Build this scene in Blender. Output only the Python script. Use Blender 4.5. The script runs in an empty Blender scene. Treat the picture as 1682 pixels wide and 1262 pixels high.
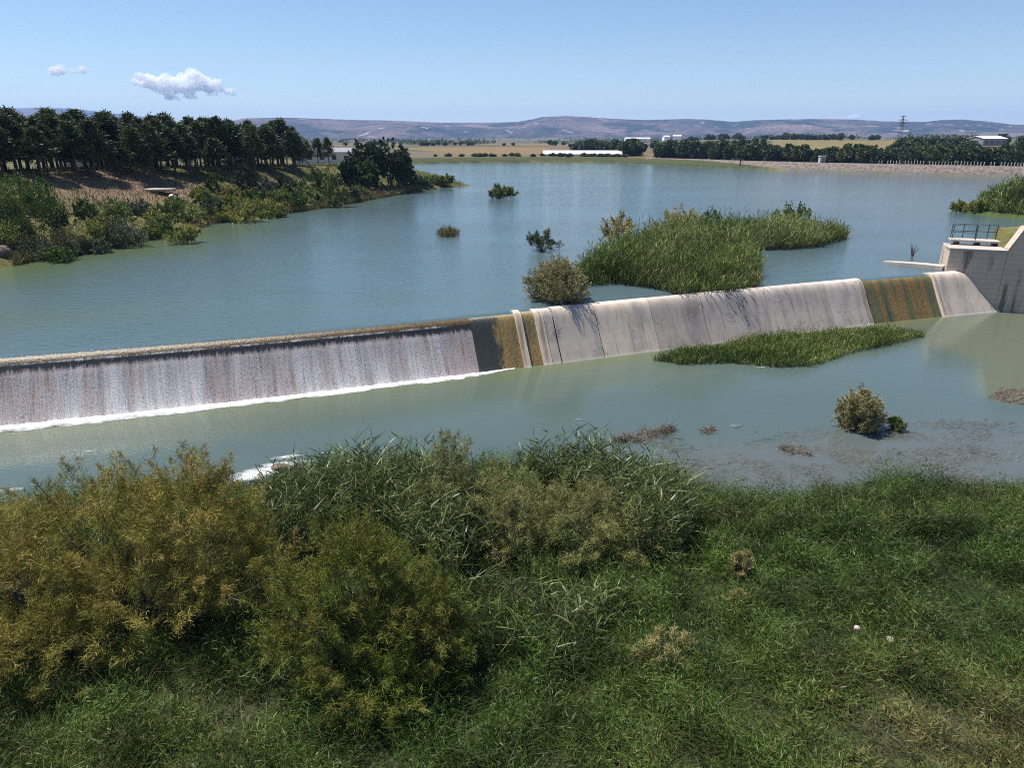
import bpy, math, random
import numpy as np
from mathutils import Vector

sc = bpy.context.scene
COL = sc.collection
random.seed(4)
rng = np.random.default_rng(11)
pi = math.pi

# ------------------------------------------------------------------ camera, sky, sun, exposure
H = 9.0                                   # metres above the upper water
FPX = 1137.0                              # focal length in photograph pixels (1682 wide)
PITCH = math.atan((631 - 225) / FPX)
cp, sp = math.cos(PITCH), math.sin(PITCH)
cam_d = bpy.data.cameras.new('camera')
cam_d.sensor_width = 36
cam_d.lens = 36 * FPX / 1682
cam_d.clip_start = 0.2
cam_d.clip_end = 60000
cam = bpy.data.objects.new('camera', cam_d)
COL.objects.link(cam)
cam.location = (0, 0, H)
cam.rotation_euler = (pi / 2 - PITCH, 0, 0)
sc.camera = cam

SUN_EL, SUN_AZ = math.radians(64), math.radians(-66)      # azimuth from +Y towards +X
SUN = Vector((math.sin(SUN_AZ) * math.cos(SUN_EL), math.cos(SUN_AZ) * math.cos(SUN_EL), math.sin(SUN_EL)))
w = bpy.data.worlds.new('World')
sc.world = w
w.use_nodes = True
wn = w.node_tree
sky = wn.nodes.new('ShaderNodeTexSky')
sky.sky_type = 'NISHITA'
sky.sun_disc = False
sky.sun_elevation = SUN_EL
sky.sun_rotation = SUN_AZ
sky.altitude = 900
sky.air_density = 1.0
sky.dust_density = 0.05
sky.ozone_density = 3.0
wn.nodes['Background'].inputs['Strength'].default_value = 0.082
wn.links.new(sky.outputs[0], wn.nodes['Background'].inputs[0])
sun_d = bpy.data.lights.new('sun', 'SUN')
sun_d.energy = 5.0
sun_d.angle = math.radians(0.53)
sun_d.color = (1.0, 0.955, 0.89)
sun = bpy.data.objects.new('sun', sun_d)
COL.objects.link(sun)
sun.rotation_euler = SUN.to_track_quat('Z', 'Y').to_euler()
sc.view_settings.view_transform = 'Standard'
sc.view_settings.look = 'None'
sc.view_settings.exposure = 0.62
sc.view_settings.gamma = 1.0
sc.cycles.max_bounces = 28
sc.cycles.diffuse_bounces = 2
sc.cycles.glossy_bounces = 3
sc.cycles.transparent_max_bounces = 40
sc.cycles.volume_bounces = 24
sc.cycles.use_denoising = False
sc.cycles.pixel_filter_type = 'BLACKMAN_HARRIS'
sc.cycles.filter_width = 1.05
sc.cycles.sample_clamp_direct = 4.0
sc.cycles.sample_clamp_indirect = 4.0
sc.cycles.volume_step_rate = 1.0

# ------------------------------------------------------------------ helpers
def at(X, Y, z):
    a, b = (X - 841) / FPX, -(Y - 631) / FPX
    dx, dy, dz = a, cp + b * sp, -sp + b * cp
    t = (z - H) / dz
    return dx * t, dy * t

def vnoise(x, y, seed=0):
    xi, yi = np.floor(x), np.floor(y)
    fx, fy = x - xi, y - yi
    fx = fx * fx * (3 - 2 * fx); fy = fy * fy * (3 - 2 * fy)
    def h(i, j):
        s = np.sin(i * 127.1 + j * 311.7 + seed * 74.7) * 43758.5453
        return s - np.floor(s)
    return (h(xi, yi) * (1 - fx) + h(xi + 1, yi) * fx) * (1 - fy) + (h(xi, yi + 1) * (1 - fx) + h(xi + 1, yi + 1) * fx) * fy

def fbm(x, y, seed=0, oct=4):
    s, a, n = 0, 0.5, 0
    for k in range(oct):
        s = s + a * vnoise(x * 2 ** k + 17.3 * k, y * 2 ** k - 9.1 * k, seed + k); n += a; a *= 0.5
    return s / n

def sstep(a, b, x):
    t = np.clip((x - a) / (b - a), 0, 1)
    return t * t * (3 - 2 * t)

def sdist(P, poly):                       # signed distance, negative inside
    px, py = P[..., 0], P[..., 1]
    d = np.full(px.shape, 1e18); ins = np.zeros(px.shape, bool)
    n = len(poly)
    for i in range(n):
        ax, ay = poly[i]; bx, by = poly[(i + 1) % n]
        ex, ey = bx - ax, by - ay
        t = np.clip(((px - ax) * ex + (py - ay) * ey) / (ex * ex + ey * ey + 1e-12), 0, 1)
        d = np.minimum(d, (px - ax - t * ex) ** 2 + (py - ay - t * ey) ** 2)
        c = ((ay > py) != (by > py))
        with np.errstate(divide='ignore', invalid='ignore'):
            xx = ax + (py - ay) * ex / (ey if ey != 0 else 1e-12)
        ins ^= c & (px < xx)
    d = np.sqrt(d)
    return np.where(ins, -d, d)

def np_mesh(name, V, F, mat=None, attrs=None, uv=None, col=None, smooth=True):
    V = np.asarray(V, np.float32); F = np.asarray(F, np.int32)
    me = bpy.data.meshes.new(name)
    me.vertices.add(len(V)); me.vertices.foreach_set('co', V.ravel())
    k = F.shape[1]
    me.loops.add(F.size); me.loops.foreach_set('vertex_index', F.ravel())
    me.polygons.add(len(F))
    me.polygons.foreach_set('loop_start', np.arange(0, F.size, k, dtype=np.int32))
    me.polygons.foreach_set('loop_total', np.full(len(F), k, np.int32))
    me.polygons.foreach_set('use_smooth', np.full(len(F), smooth, bool))
    for nm, arr in (attrs or {}).items():
        a = me.attributes.new(nm, 'FLOAT', 'POINT'); a.data.foreach_set('value', np.asarray(arr, np.float32))
    if col is not None:
        a = me.attributes.new('Col', 'FLOAT_COLOR', 'POINT')
        c = np.ones((len(V), 4), np.float32); c[:, :3] = col
        a.data.foreach_set('color', c.ravel())
    if uv is not None:
        l = me.uv_layers.new(name='UVMap')
        l.data.foreach_set('uv', np.asarray(uv, np.float32)[F.ravel()].ravel())
    me.update(calc_edges=True)
    me.validate()
    if mat: me.materials.append(mat)
    return me

def link(name, me, parent=None, loc=None):
    o = bpy.data.objects.new(name, me); COL.objects.link(o)
    if parent: o.parent = parent
    if loc is not None: o.location = loc
    return o

def tag(o, label=None, cat=None, group=None, kind=None):
    if label: o['label'] = label
    if cat: o['category'] = cat
    if group: o['group'] = group
    if kind: o['kind'] = kind
    return o

def empty(name, loc, rz=0):
    o = bpy.data.objects.new(name, None); COL.objects.link(o)
    o.location = loc; o.rotation_euler = (0, 0, rz); o.empty_display_size = 0.3
    return o

def copy_tree(o, parent=None):
    c = o.copy(); COL.objects.link(c)
    if parent: c.parent = parent
    for ch in list(o.children): copy_tree(ch, c)
    return c

class MB:                                  # small mesh collector: boxes, tubes, prisms
    def __init__(s): s.v, s.f = [], []
    def add(s, vs, fs):
        b = len(s.v); s.v += [tuple(q) for q in vs]; s.f += [tuple(i + b for i in f) for f in fs]
    def box(s, c, size, rz=0, jit=0):
        hx, hy, hz = size[0] / 2, size[1] / 2, size[2] / 2
        cr, sr = math.cos(rz), math.sin(rz); vs = []
        for z in (-hz, hz):
            for x, y in ((-hx, -hy), (hx, -hy), (hx, hy), (-hx, hy)):
                j = [random.uniform(-jit, jit) for _ in range(3)]
                vs.append((c[0] + x * cr - y * sr + j[0], c[1] + x * sr + y * cr + j[1], c[2] + z + j[2]))
        s.add(vs, [(3, 2, 1, 0), (4, 5, 6, 7), (0, 1, 5, 4), (1, 2, 6, 5), (2, 3, 7, 6), (3, 0, 4, 7)])
    def tube(s, pts, rad, n=6):
        pts = [Vector(p) for p in pts]
        if not isinstance(rad, (list, tuple)): rad = [rad] * len(pts)
        b = len(s.v)
        for i, p in enumerate(pts):
            d = (pts[min(i + 1, len(pts) - 1)] - pts[max(i - 1, 0)]).normalized()
            u = d.cross(Vector((0.31, 0.87, 0.23)) if abs(d.z) > 0.9 else Vector((0, 0, 1))).normalized(); v = d.cross(u)
            for k in range(n):
                a = 2 * pi * k / n
                s.v.append(tuple(p + (u * math.cos(a) + v * math.sin(a)) * rad[i]))
        for i in range(len(pts) - 1):
            for k in range(n):
                s.f.append((b + i * n + k, b + i * n + (k + 1) % n, b + (i + 1) * n + (k + 1) % n, b + (i + 1) * n + k))
        s.f.append(tuple(b + k for k in range(n))[::-1]); e = b + (len(pts) - 1) * n
        s.f.append(tuple(e + k for k in range(n)))
    def prism(s, poly, z0, z1):            # z0 / z1 numbers or per-vertex lists
        n = len(poly); g = lambda z, i: z[i] if isinstance(z, (list, tuple)) else z
        vs = [(x, y, g(z0, i)) for i, (x, y) in enumerate(poly)] + [(x, y, g(z1, i)) for i, (x, y) in enumerate(poly)]
        s.add(vs, [tuple(range(n))[::-1], tuple(range(n, 2 * n))] + [(i, (i + 1) % n, n + (i + 1) % n, n + i) for i in range(n)])
    def build(s, name, mat, parent=None, bevel=0, smooth=False):
        me = bpy.data.meshes.new(name); me.from_pydata(s.v, [], s.f); me.update()
        me.materials.append(mat)
        if smooth: me.polygons.foreach_set('use_smooth', [True] * len(me.polygons))
        o = link(name, me, parent)
        if bevel:
            m = o.modifiers.new('bevel', 'BEVEL'); m.width = bevel; m.segments = 2; m.limit_method = 'ANGLE'
        return o

# ------------------------------------------------------------------ materials
def newmat(name):
    m = bpy.data.materials.new(name); m.use_nodes = True
    nt = m.node_tree; b = nt.nodes['Principled BSDF']
    return m, nt, b
def N(nt, t, **kw):
    n = nt.nodes.new(t)
    for k, v in kw.items():
        if k in n.inputs: n.inputs[k].default_value = v
        else: setattr(n, k, v)
    return n
def ramp(nt, fac, stops, interp='LINEAR'):
    r = nt.nodes.new('ShaderNodeValToRGB'); e = r.color_ramp.elements
    r.color_ramp.interpolation = interp
    while len(e) < len(stops): e.new(0.5)
    for i, (p, c) in enumerate(stops):
        e[i].position = p; e[i].color = (*c, 1) if len(c) == 3 else c
    if fac is not None: nt.links.new(fac, r.inputs[0])
    return r.outputs[0]
def mix(nt, fac, a, b, blend='MIX'):
    n = nt.nodes.new('ShaderNodeMix'); n.data_type = 'RGBA'; n.blend_type = blend
    for s, v in ((n.inputs[0], fac), (n.inputs[6], a), (n.inputs[7], b)):
        if isinstance(v, bpy.types.NodeSocket): nt.links.new(v, s)
        elif isinstance(v, (tuple, list)): s.default_value = (*v, 1) if len(v) == 3 else v
        else: s.default_value = v
    return n.outputs[2]
def math_n(nt, op, a, b=0.0, clamp=False):
    n = nt.nodes.new('ShaderNodeMath'); n.operation = op; n.use_clamp = clamp
    for s, v in ((n.inputs[0], a), (n.inputs[1], b)):
        if isinstance(v, bpy.types.NodeSocket): nt.links.new(v, s)
        else: s.default_value = v
    return n.outputs[0]
def noise(nt, vec, scale, detail=4, rough=0.55, dist=0.0, vscale=None):
    if vscale:
        mp = nt.nodes.new('ShaderNodeMapping'); mp.inputs['Scale'].default_value = vscale
        nt.links.new(vec, mp.inputs[0]); vec = mp.outputs[0]
    n = nt.nodes.new('ShaderNodeTexNoise')
    n.inputs['Scale'].default_value = scale; n.inputs['Detail'].default_value = detail
    n.inputs['Roughness'].default_value = rough; n.inputs['Distortion'].default_value = dist
    nt.links.new(vec, n.inputs['Vector'])
    return n.outputs[0]
def attr(nt, name):
    n = nt.nodes.new('ShaderNodeAttribute'); n.attribute_name = name
    return n
def bump(nt, b, h, strength=0.3, dist=0.05):
    n = nt.nodes.new('ShaderNodeBump'); n.inputs['Strength'].default_value = strength; n.inputs['Distance'].default_value = dist
    nt.links.new(h, n.inputs['Height']); nt.links.new(n.outputs[0], b.inputs['Normal'])
def coords(nt, kind='Object'):
    return nt.nodes.new('ShaderNodeTexCoord').outputs[kind]

def foliage(name, cols, base=None, transl=0.16, patch=0.6, rough=0.55, pscale=0.5, spec=0.2, ovar=False):
    """leaf colour by the blade's own random value; base = colour of stalk bottoms"""
    m, nt, b = newmat(name)
    n = len(cols)
    c = ramp(nt, attr(nt, 'rnd').outputs['Fac'], [(i / max(n - 1, 1), q) for i, q in enumerate(cols)])
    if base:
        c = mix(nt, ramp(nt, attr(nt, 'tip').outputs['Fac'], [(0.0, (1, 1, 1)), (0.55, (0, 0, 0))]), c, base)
    pn = noise(nt, coords(nt), pscale, 3)
    oi = nt.nodes.new('ShaderNodeObjectInfo')
    c = mix(nt, 1.0, c, ramp(nt, oi.outputs['Random'], [(0, (.72, .76, .72)), (.5, (1, 1, 1)), (1, (1.32, 1.22, 1.05))]), 'MULTIPLY') if ovar else c
    k = ramp(nt, pn, [(0.3, (1 - patch * 0.6,) * 3), (0.7, (1 + patch * 0.5,) * 3)])
    c = mix(nt, 1.0, c, k, 'MULTIPLY')
    nt.links.new(c, b.inputs['Base Color'])
    b.inputs['Roughness'].default_value = rough
    b.inputs['Specular IOR Level'].default_value = spec
    if transl:
        t = nt.nodes.new('ShaderNodeBsdfTranslucent'); ms = nt.nodes.new('ShaderNodeMixShader')
        nt.links.new(c, t.inputs[0]); ms.inputs[0].default_value = transl
        nt.links.new(b.outputs[0], ms.inputs[1]); nt.links.new(t.outputs[0], ms.inputs[2])
        nt.links.new(ms.outputs[0], nt.nodes['Material Output'].inputs[0])
    return m

def plain(name, c, rough=0.7, var=0.25, scale=3.0, bmp=0.2, metal=0):
    m, nt, b = newmat(name)
    n = noise(nt, coords(nt), scale, 5)
    nt.links.new(mix(nt, n, tuple(q * (1 - var) for q in c), tuple(min(q * (1 + var), 1) for q in c)), b.inputs['Base Color'])
    b.inputs['Roughness'].default_value = rough; b.inputs['Metallic'].default_value = metal
    if bmp: bump(nt, b, n, bmp, 0.03)
    return m

M = {}
M['twig'] = plain('twig', (0.13, 0.10, 0.08), 0.85)
M['trunk'] = plain('pine_bark', (0.10, 0.075, 0.06), 0.9, 0.4, 6)
M['white'] = plain('white_sheeting', (0.85, 0.86, 0.86), 0.5, 0.04, 1.0, 0.05)
M['plaster'] = plain('pale_plaster', (0.55, 0.53, 0.50), 0.8, 0.12, 1.0, 0.1)
M['grey_wall'] = plain('grey_wall', (0.22, 0.22, 0.24), 0.8, 0.15, 1.0, 0.1)
M['dark'] = plain('dark_opening', (0.03, 0.03, 0.035), 0.5, 0.2)
M['steel'] = plain('rail_steel', (0.06, 0.055, 0.055), 0.7, 0.3, 8, 0.1, 0.0)
M['post'] = plain('post_paint', (0.42, 0.40, 0.34), 0.7, 0.15)
M['stone'] = plain('pale_stone', (0.62, 0.57, 0.48), 0.85, 0.2, 3, 0.4)
M['brown_stone'] = plain('brown_stone', (0.15, 0.11, 0.085), 0.9, 0.35, 2.5, 0.5)

# ------------------------------------------------------------------ plan of the place
CP = np.array([(-22.3, 28.75), (-17.4, 30.1), (-12.7, 31.7), (-4.5, 35.0), (2.0, 37.6), (13.5, 42.0), (27.6, 47.3), (32.2, 48.85)])
CF = np.polyfit(CP[:, 0], CP[:, 1], 3)
XL, XR = -24.0, 34.0
def crest_y(x):
    x = np.asarray(x, float); xc = np.clip(x, XL, XR)
    return np.polyval(CF, xc) + (x - xc) * np.polyval(np.polyder(CF), xc)
def crest_n(x):                           # downstream unit normal
    s = np.polyval(np.polyder(CF), np.clip(np.asarray(x, float), XL, XR))
    l = np.sqrt(1 + s * s)
    return s / l, -1 / l
def crest_pt(x, n):
    nx, ny = crest_n(x)
    return x + nx * n, crest_y(x) + ny * n
def weir_coord(x, y):                     # approx distance downstream of the crest
    nx, ny = crest_n(x)
    return -(y - crest_y(x)) * -ny
LOW = -2.6

A_ = lambda X, Y, z=0: at(X, Y, z)
left_shore = [(-90, 12), (-52, 34), (-43, 43), A_(0, 441), A_(60, 428), A_(120, 417), A_(200, 407), A_(255, 392), A_(300, 384), A_(345, 367), A_(420, 360), A_(470, 349),
              A_(560, 336), A_(600, 326), A_(650, 318), A_(690, 313), A_(735, 307), A_(772, 304.5), A_(735, 300), A_(690, 291), (-27, 190), (-40, 215), (-55, 240), (-45, 262)]
far_shore = [A_(690, 269), A_(800, 267), A_(900, 266.5), A_(1000, 267), A_(1050, 268.5), A_(1200, 276), A_(1400, 283), A_(1682, 291), (150, 158), (180, 140)]
right_shore = [(150, 110), (95, 92), A_(1682, 352), A_(1610, 351), A_(1580, 347), A_(1590, 344), A_(1640, 341), (75, 93)]
right_shore = [(150, 118), (90, 96), A_(1660, 335), A_(1600, 340), A_(1566, 344), A_(1590, 350), A_(1682, 358), (70, 66), (52, 60), (44, 54)]
UP = left_shore + far_shore + right_shore + [(40, 51.0), (0, 36.8), (-22, 28.6), (-60, 13)]
near_shore = [(-70, 8), (-30, 17.5), A_(0, 850, LOW), A_(230, 815, LOW), A_(430, 800, LOW), A_(500, 775, LOW), A_(640, 765, LOW), A_(760, 775, LOW), A_(960, 770, LOW), A_(1080, 795, LOW),
              A_(1180, 815, LOW), A_(1280, 835, LOW), A_(1350, 815, LOW), A_(1500, 805, LOW), A_(1682, 812, LOW), (34, 21.5), (60, 20)]
LO = near_shore + [(62, 36), (40, 45.4), (36.5, 46.9), (33.4, 48.2), (2, 37.5), (-22, 28.7), (-70, 8.5)]
DAM = [A_(1050, 268), A_(1125, 271), A_(1200, 275.5), A_(1300, 279.5), A_(1400, 283), A_(1540, 287), A_(1682, 291), (146, 160), (175, 142)]

def ground_z(x, y):
    x = np.asarray(x, float); y = np.asarray(y, float)
    P = np.stack([x, y], -1)
    dU, dL = sdist(P, UP), sdist(P, LO)
    r = np.hypot(x, y)
    az = np.degrees(np.arctan2(x, y))
    rough = fbm(x / 5, y / 5, 3) - 0.5
    # far plain
    plain_z = 1.6 + 1.2 * (fbm(x / 90, y / 90, 8) - 0.4) + 5.0 * sstep(240, 620, r) * sstep(8, 17, az) * (1 - sstep(900, 1600, r)) + 1.5 * sstep(900, 2500, r)
    # left bank terrace
    terr = 5.2 - 2.6 * sstep(80, 190, y) + rough * 0.6
    leftness = sstep(4, -12, x + 0.0 * y) * (1 - sstep(200, 260, y))
    B = plain_z * (1 - leftness) + terr * leftness
    up = np.minimum(B, 0.12 + np.maximum(dU, 0) * 0.30 + rough * 0.7 * sstep(0.5, 4, dU))
    up = np.where((x > 20) & (y < 130), np.minimum(2.4 + rough * .5, 0.05 + np.maximum(dU, 0) * 0.35), up)
    zU = np.where(dU < 0, np.maximum(-1.6, dU * 0.35), up)
    # near bank, below the weir
    nb = np.minimum(-1.9 + rough * 0.35, LOW + 0.02 + np.maximum(dL, 0) * 0.16 + rough * 0.2 * sstep(0.5, 3, dL))
    zL = np.where(dL < 0, np.maximum(LOW - 1.2, LOW + dL * 0.22), nb)
    wc = weir_coord(x, y)
    z = np.where(wc > 0.0, zL, zU)
    z = np.where((np.abs(wc - 0.6) < 1.25) & (x < 34), -3.4, z)
    # ground behind the right abutment wall
    rb = (x > 36) & (wc > -3) & (y < 60) & (y > 25) & (dL > 0.5)
    z = np.where(rb, np.minimum(2.6, LOW + dL * 1.5), z)
    return z

def gz(x, y): return float(ground_z(np.array([x]), np.array([y]))[0])
def gat(X, Y):                            # where the ray through a photograph pixel meets the ground or water
    a, b = (X - 841) / FPX, -(Y - 631) / FPX
    d = np.array([a, cp + b * sp, -sp + b * cp])
    t = 8 * 1.004 ** np.arange(0, 1300)
    x, y, z = d[0] * t, d[1] * t, H + d[2] * t
    g = ground_z(x, y)
    wl = np.where(weir_coord(x, y) > 0.3, LOW, 0.0)
    g = np.maximum(g, wl)
    i = int(np.argmax(z < g)) if (z < g).any() else len(t) - 1
    return float(x[i]), float(y[i]), float(g[i])
def mpp(x, y, z): return (y * cp + (H - z) * sp) / FPX    # metres per photograph pixel at a point

# ------------------------------------------------------------------ ground
def build_ground():
    th = np.radians(np.concatenate([np.arange(-180, -56, 6), np.arange(-56, 56, 0.24), np.arange(56, 180, 6)]))
    r = np.concatenate([[0.0], 3 * (9000 / 3) ** (np.linspace(0, 1, 640))])
    R, T = np.meshgrid(r, th, indexing='ij')
    x, y = R * np.sin(T), R * np.cos(T)
    z = ground_z(x, y)
    P = np.stack([x, y], -1)
    dU, dL = sdist(P, UP), sdist(P, LO)
    wc = weir_coord(x, y)
    n1, n2, n3 = fbm(x / 3, y / 3, 21), fbm(x / 14, y / 14, 33), fbm(x / 60, y / 40, 5)
    C = lambda *c: np.array(c)
    def mx(a, b, f): return a * (1 - f[..., None]) + b * f[..., None]
    one = np.ones(x.shape + (3,))
    grass, soil, dry = C(.075, .085, .028), C(.165, .112, .082), C(.17, .15, .06)
    col = mx(one * grass, one * dry, sstep(.35, .65, n1 * .5 + n2 * .5))
    # left bank: bare brown slope between the pines and the waterside scrub
    sl = sstep(4, 9, dU) * (1 - sstep(20, 28, dU)) * (1 - sstep(95, 120, y)) * sstep(.38, .6, n2 + .1)
    col = mx(col, one * soil, sl * (wc < 0))
    ter = sstep(20, 28, dU) * (y < 230) * (x < 0) * (wc < 0)
    col = mx(col, mx(one * C(.075, .085, .035), one * C(.125, .11, .06), sstep(.4, .6, n2)), ter * .9)
    # near bank: dark litter with bare brown patch on the right
    near = (wc > 0)
    col = np.where(near[..., None], mx(one * C(.030, .040, .015), one * C(.060, .055, .028), sstep(.45, .7, n1 * .4 + n2 * .6)), col)
    mud = near * np.exp(-(((x - 9) / 3.6) ** 2 + ((y - 10.2) / 1.6) ** 2))
    col = mx(col, one * C(.15, .11, .075), np.clip(mud, 0, 1) * .25)
    # far fields
    far = sstep(225, 262, np.hypot(x, y)) * (dU > 1)
    ca, sa = math.cos(.5), math.sin(.5)
    u, v = (x * ca + y * sa) / 85 + .15 * n3, (-x * sa + y * ca) / 130 + .15 * n3
    hsh = np.abs(np.sin(np.floor(u) * 12.9 + np.floor(v) * 78.2) * 43758.5) % 1
    pal = np.array([(.14, .105, .062), (.13, .105, .07), (.12, .09, .066), (.08, .085, .045), (.16, .12, .06), (.06, .075, .036)])
    fc = pal[(hsh * 5.99).astype(int)]
    fc = mx(fc, one * C(.10, .11, .08), sstep(900, 2200, R) * .8)
    fc = fc * (0.8 + .4 * n1[..., None])
    azd = np.degrees(T)
    fc = mx(fc, one * C(.075, .08, .04), sstep(-13, -17, azd))
    col = mx(col, fc, far)
    ochre = ((azd > -7.6) & (azd < 2.6) & (R > 330) & (R < 520)).astype(float)
    col = mx(col, one * C(.18, .125, .062) * (.85 + .3 * n1[..., None]), ochre * sstep(-7.6, -3, azd) * .9)
    gold = ((azd > 19.5) & (azd < 27.8) & (R > 330) & (R < 640)).astype(float)
    col = mx(col, one * C(.175, .14, .06) * (.85 + .3 * n1[..., None]), gold * .9)
    rs_ = (x > 40) & (y > 50) & (y < 130) & (wc < 0)
    col = np.where(rs_[..., None], one * C(.07, .095, .025), col)
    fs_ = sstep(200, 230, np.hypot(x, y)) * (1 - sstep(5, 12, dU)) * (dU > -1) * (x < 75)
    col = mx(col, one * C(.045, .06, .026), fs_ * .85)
    # wet silt by the water
    wet = np.exp(-np.abs(np.where(near, dL, dU)) / .5)
    col = col * (1 - .4 * wet[..., None])
    nr, nt_ = R.shape
    idx = np.arange(nr * nt_).reshape(nr, nt_)
    nx = np.roll(idx, -1, 1)
    F = np.stack([idx[:-1], idx[1:], nx[1:], nx[:-1]], -1).reshape(-1, 4)
    m, nt, b = newmat('earth')
    co = coords(nt)
    c = attr(nt, 'Col').outputs['Color']
    d = ramp(nt, noise(nt, co, 2.2, 8, .65), [(.3, (.6,) * 3), (.7, (1.4,) * 3)])
    nt.links.new(mix(nt, 1.0, c, d, 'MULTIPLY'), b.inputs['Base Color'])
    b.inputs['Roughness'].default_value = .95; b.inputs['Specular IOR Level'].default_value = .1
    bump(nt, b, noise(nt, co, 1.5, 8, .7), .5, .12)
    V = np.stack([x, y, z], -1).reshape(-1, 3)
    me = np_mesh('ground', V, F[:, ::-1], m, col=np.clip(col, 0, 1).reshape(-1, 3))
    return tag(link('ground', me), kind='structure')
build_ground()

# ------------------------------------------------------------------ hills on the horizon
def build_hills():
    sky_pts = [(-900, 196), (-500, 185), (0, 179), (60, 176), (120, 178), (170, 184), (250, 193), (300, 203), (345, 208), (372, 200), (400, 194), (470, 193), (560, 196), (650, 198), (720, 201), (800, 201), (850, 200),
               (872, 196), (890, 192), (930, 190), (965, 192), (1010, 195), (1060, 197), (1130, 195), (1160, 196), (1205, 200), (1240, 197), (1330, 195), (1400, 196), (1450, 199), (1520, 200), (1545, 197), (1580, 196), (1620, 199), (1660, 204), (1700, 206), (2200, 200), (2700, 205)]
    X = np.array([p[0] for p in sky_pts], float); Y = np.array([p[1] for p in sky_pts], float)
    daz = np.arctan((X - 841) / FPX * cp)         # close enough for far hills
    a = np.linspace(daz[0], daz[-1], 900)
    b_ = (631 - Y) / FPX
    ev = (-sp + b_ * cp) / np.hypot((X - 841) / FPX, cp + b_ * sp)
    daz = np.arctan2((X - 841) / FPX, cp + b_ * sp); a = np.linspace(daz[0], daz[-1], 900)
    m, nt, b = newmat('hill_earth')
    co = coords(nt)
    n1 = noise(nt, co, .0016, 8, .62); n2 = noise(nt, co, .004, 7, .65); n3 = noise(nt, co, .012, 5, .6)
    c = ramp(nt, n1, [(.36, (.03, .04, .04)), (.46, (.085, .07, .065)), (.56, (.155, .115, .10)), (.66, (.22, .165, .14))])
    c = mix(nt, ramp(nt, n2, [(.50, (0, 0, 0)), (.58, (1, 1, 1))]), c, (.035, .045, .036))
    c = mix(nt, ramp(nt, n3, [(.62, (0, 0, 0)), (.68, (.8, .8, .8))]), c, (.45, .37, .31))
    nt.links.new(c, b.inputs['Base Color']); b.inputs['Roughness'].default_value = 1; b.inputs['Specular IOR Level'].default_value = 0
    bump(nt, b, n2, 1.0, 120)
    for nm, r0, r1, rr, lo, hi, seed in (('hills', 2300, 6200, 4300, 0, 3000, 1), ('far_hills', 5200, 8800, 7300, -2000, 420, 9)):
        r = np.linspace(r0, r1, 90)
        A, R = np.meshgrid(a, r)
        x, y = R * np.sin(A), R * np.cos(A)
        Xp = np.interp(A, daz, X)
        e = np.interp(A, daz, ev)
        if nm == 'hills': e = e * sstep(300, 385, Xp) + .012 * (1 - sstep(300, 385, Xp))
        else: e = e * (1 - sstep(330, 520, Xp)) + .010 * sstep(330, 520, Xp)
        crest = rr * e + 9
        s = np.where(R < rr, sstep(r0, rr, R), 1 - sstep(rr, r1, R))
        rg = 1 - np.abs(2 * fbm(x / 700, y / 700, seed, 5) - 1)
        z = 2 + crest * s - (1 - s) * s * 4 * (rg - .35) * 75 * np.minimum(1, crest / 60)
        z = z - (s > .97) * 0
        z = np.minimum(z, 9 + R * e * 1.0)            # no spur stands above the skyline ridge
        z[0, :] = -4; z[-1, :] = -4
        n0, n_1 = A.shape; idx = np.arange(n0 * n_1).reshape(n0, n_1)
        F = np.stack([idx[:-1, :-1], idx[:-1, 1:], idx[1:, 1:], idx[1:, :-1]], -1).reshape(-1, 4)
        me = np_mesh(nm, np.stack([x, y, z], -1).reshape(-1, 3), F, m)
        tag(link(nm, me), kind='structure')
build_hills()

# ------------------------------------------------------------------ water
def water_mat(name, base, rough, scales, strength, use_col=False):
    m, nt, b = newmat(name)
    co = coords(nt)
    c = attr(nt, 'Col').outputs['Color'] if use_col else base
    if not use_col:
        c = mix(nt, noise(nt, co, .06, 4), tuple(q * .86 for q in base), tuple(q * 1.14 for q in base))
    nt.links.new(c, b.inputs['Base Color'])
    b.inputs['Roughness'].default_value = rough; b.inputs['IOR'].default_value = 1.333
    n1 = noise(nt, co, scales[0], 3, .55, .4, (.7, 1.6, 1)); n2 = noise(nt, co, scales[1], 3, .6, .2, (.8, 1.4, 1))
    calm = ramp(nt, noise(nt, co, .045, 3, .5, .5, (.6, 1.4, 1)), [(.35, (.6,) * 3), (.6, (1,) * 3)])
    hgt = math_n(nt, 'MULTIPLY', math_n(nt, 'ADD', n1, math_n(nt, 'MULTIPLY', n2, .45)), calm)
    bump(nt, b, hgt, strength, .1)
    return m

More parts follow.
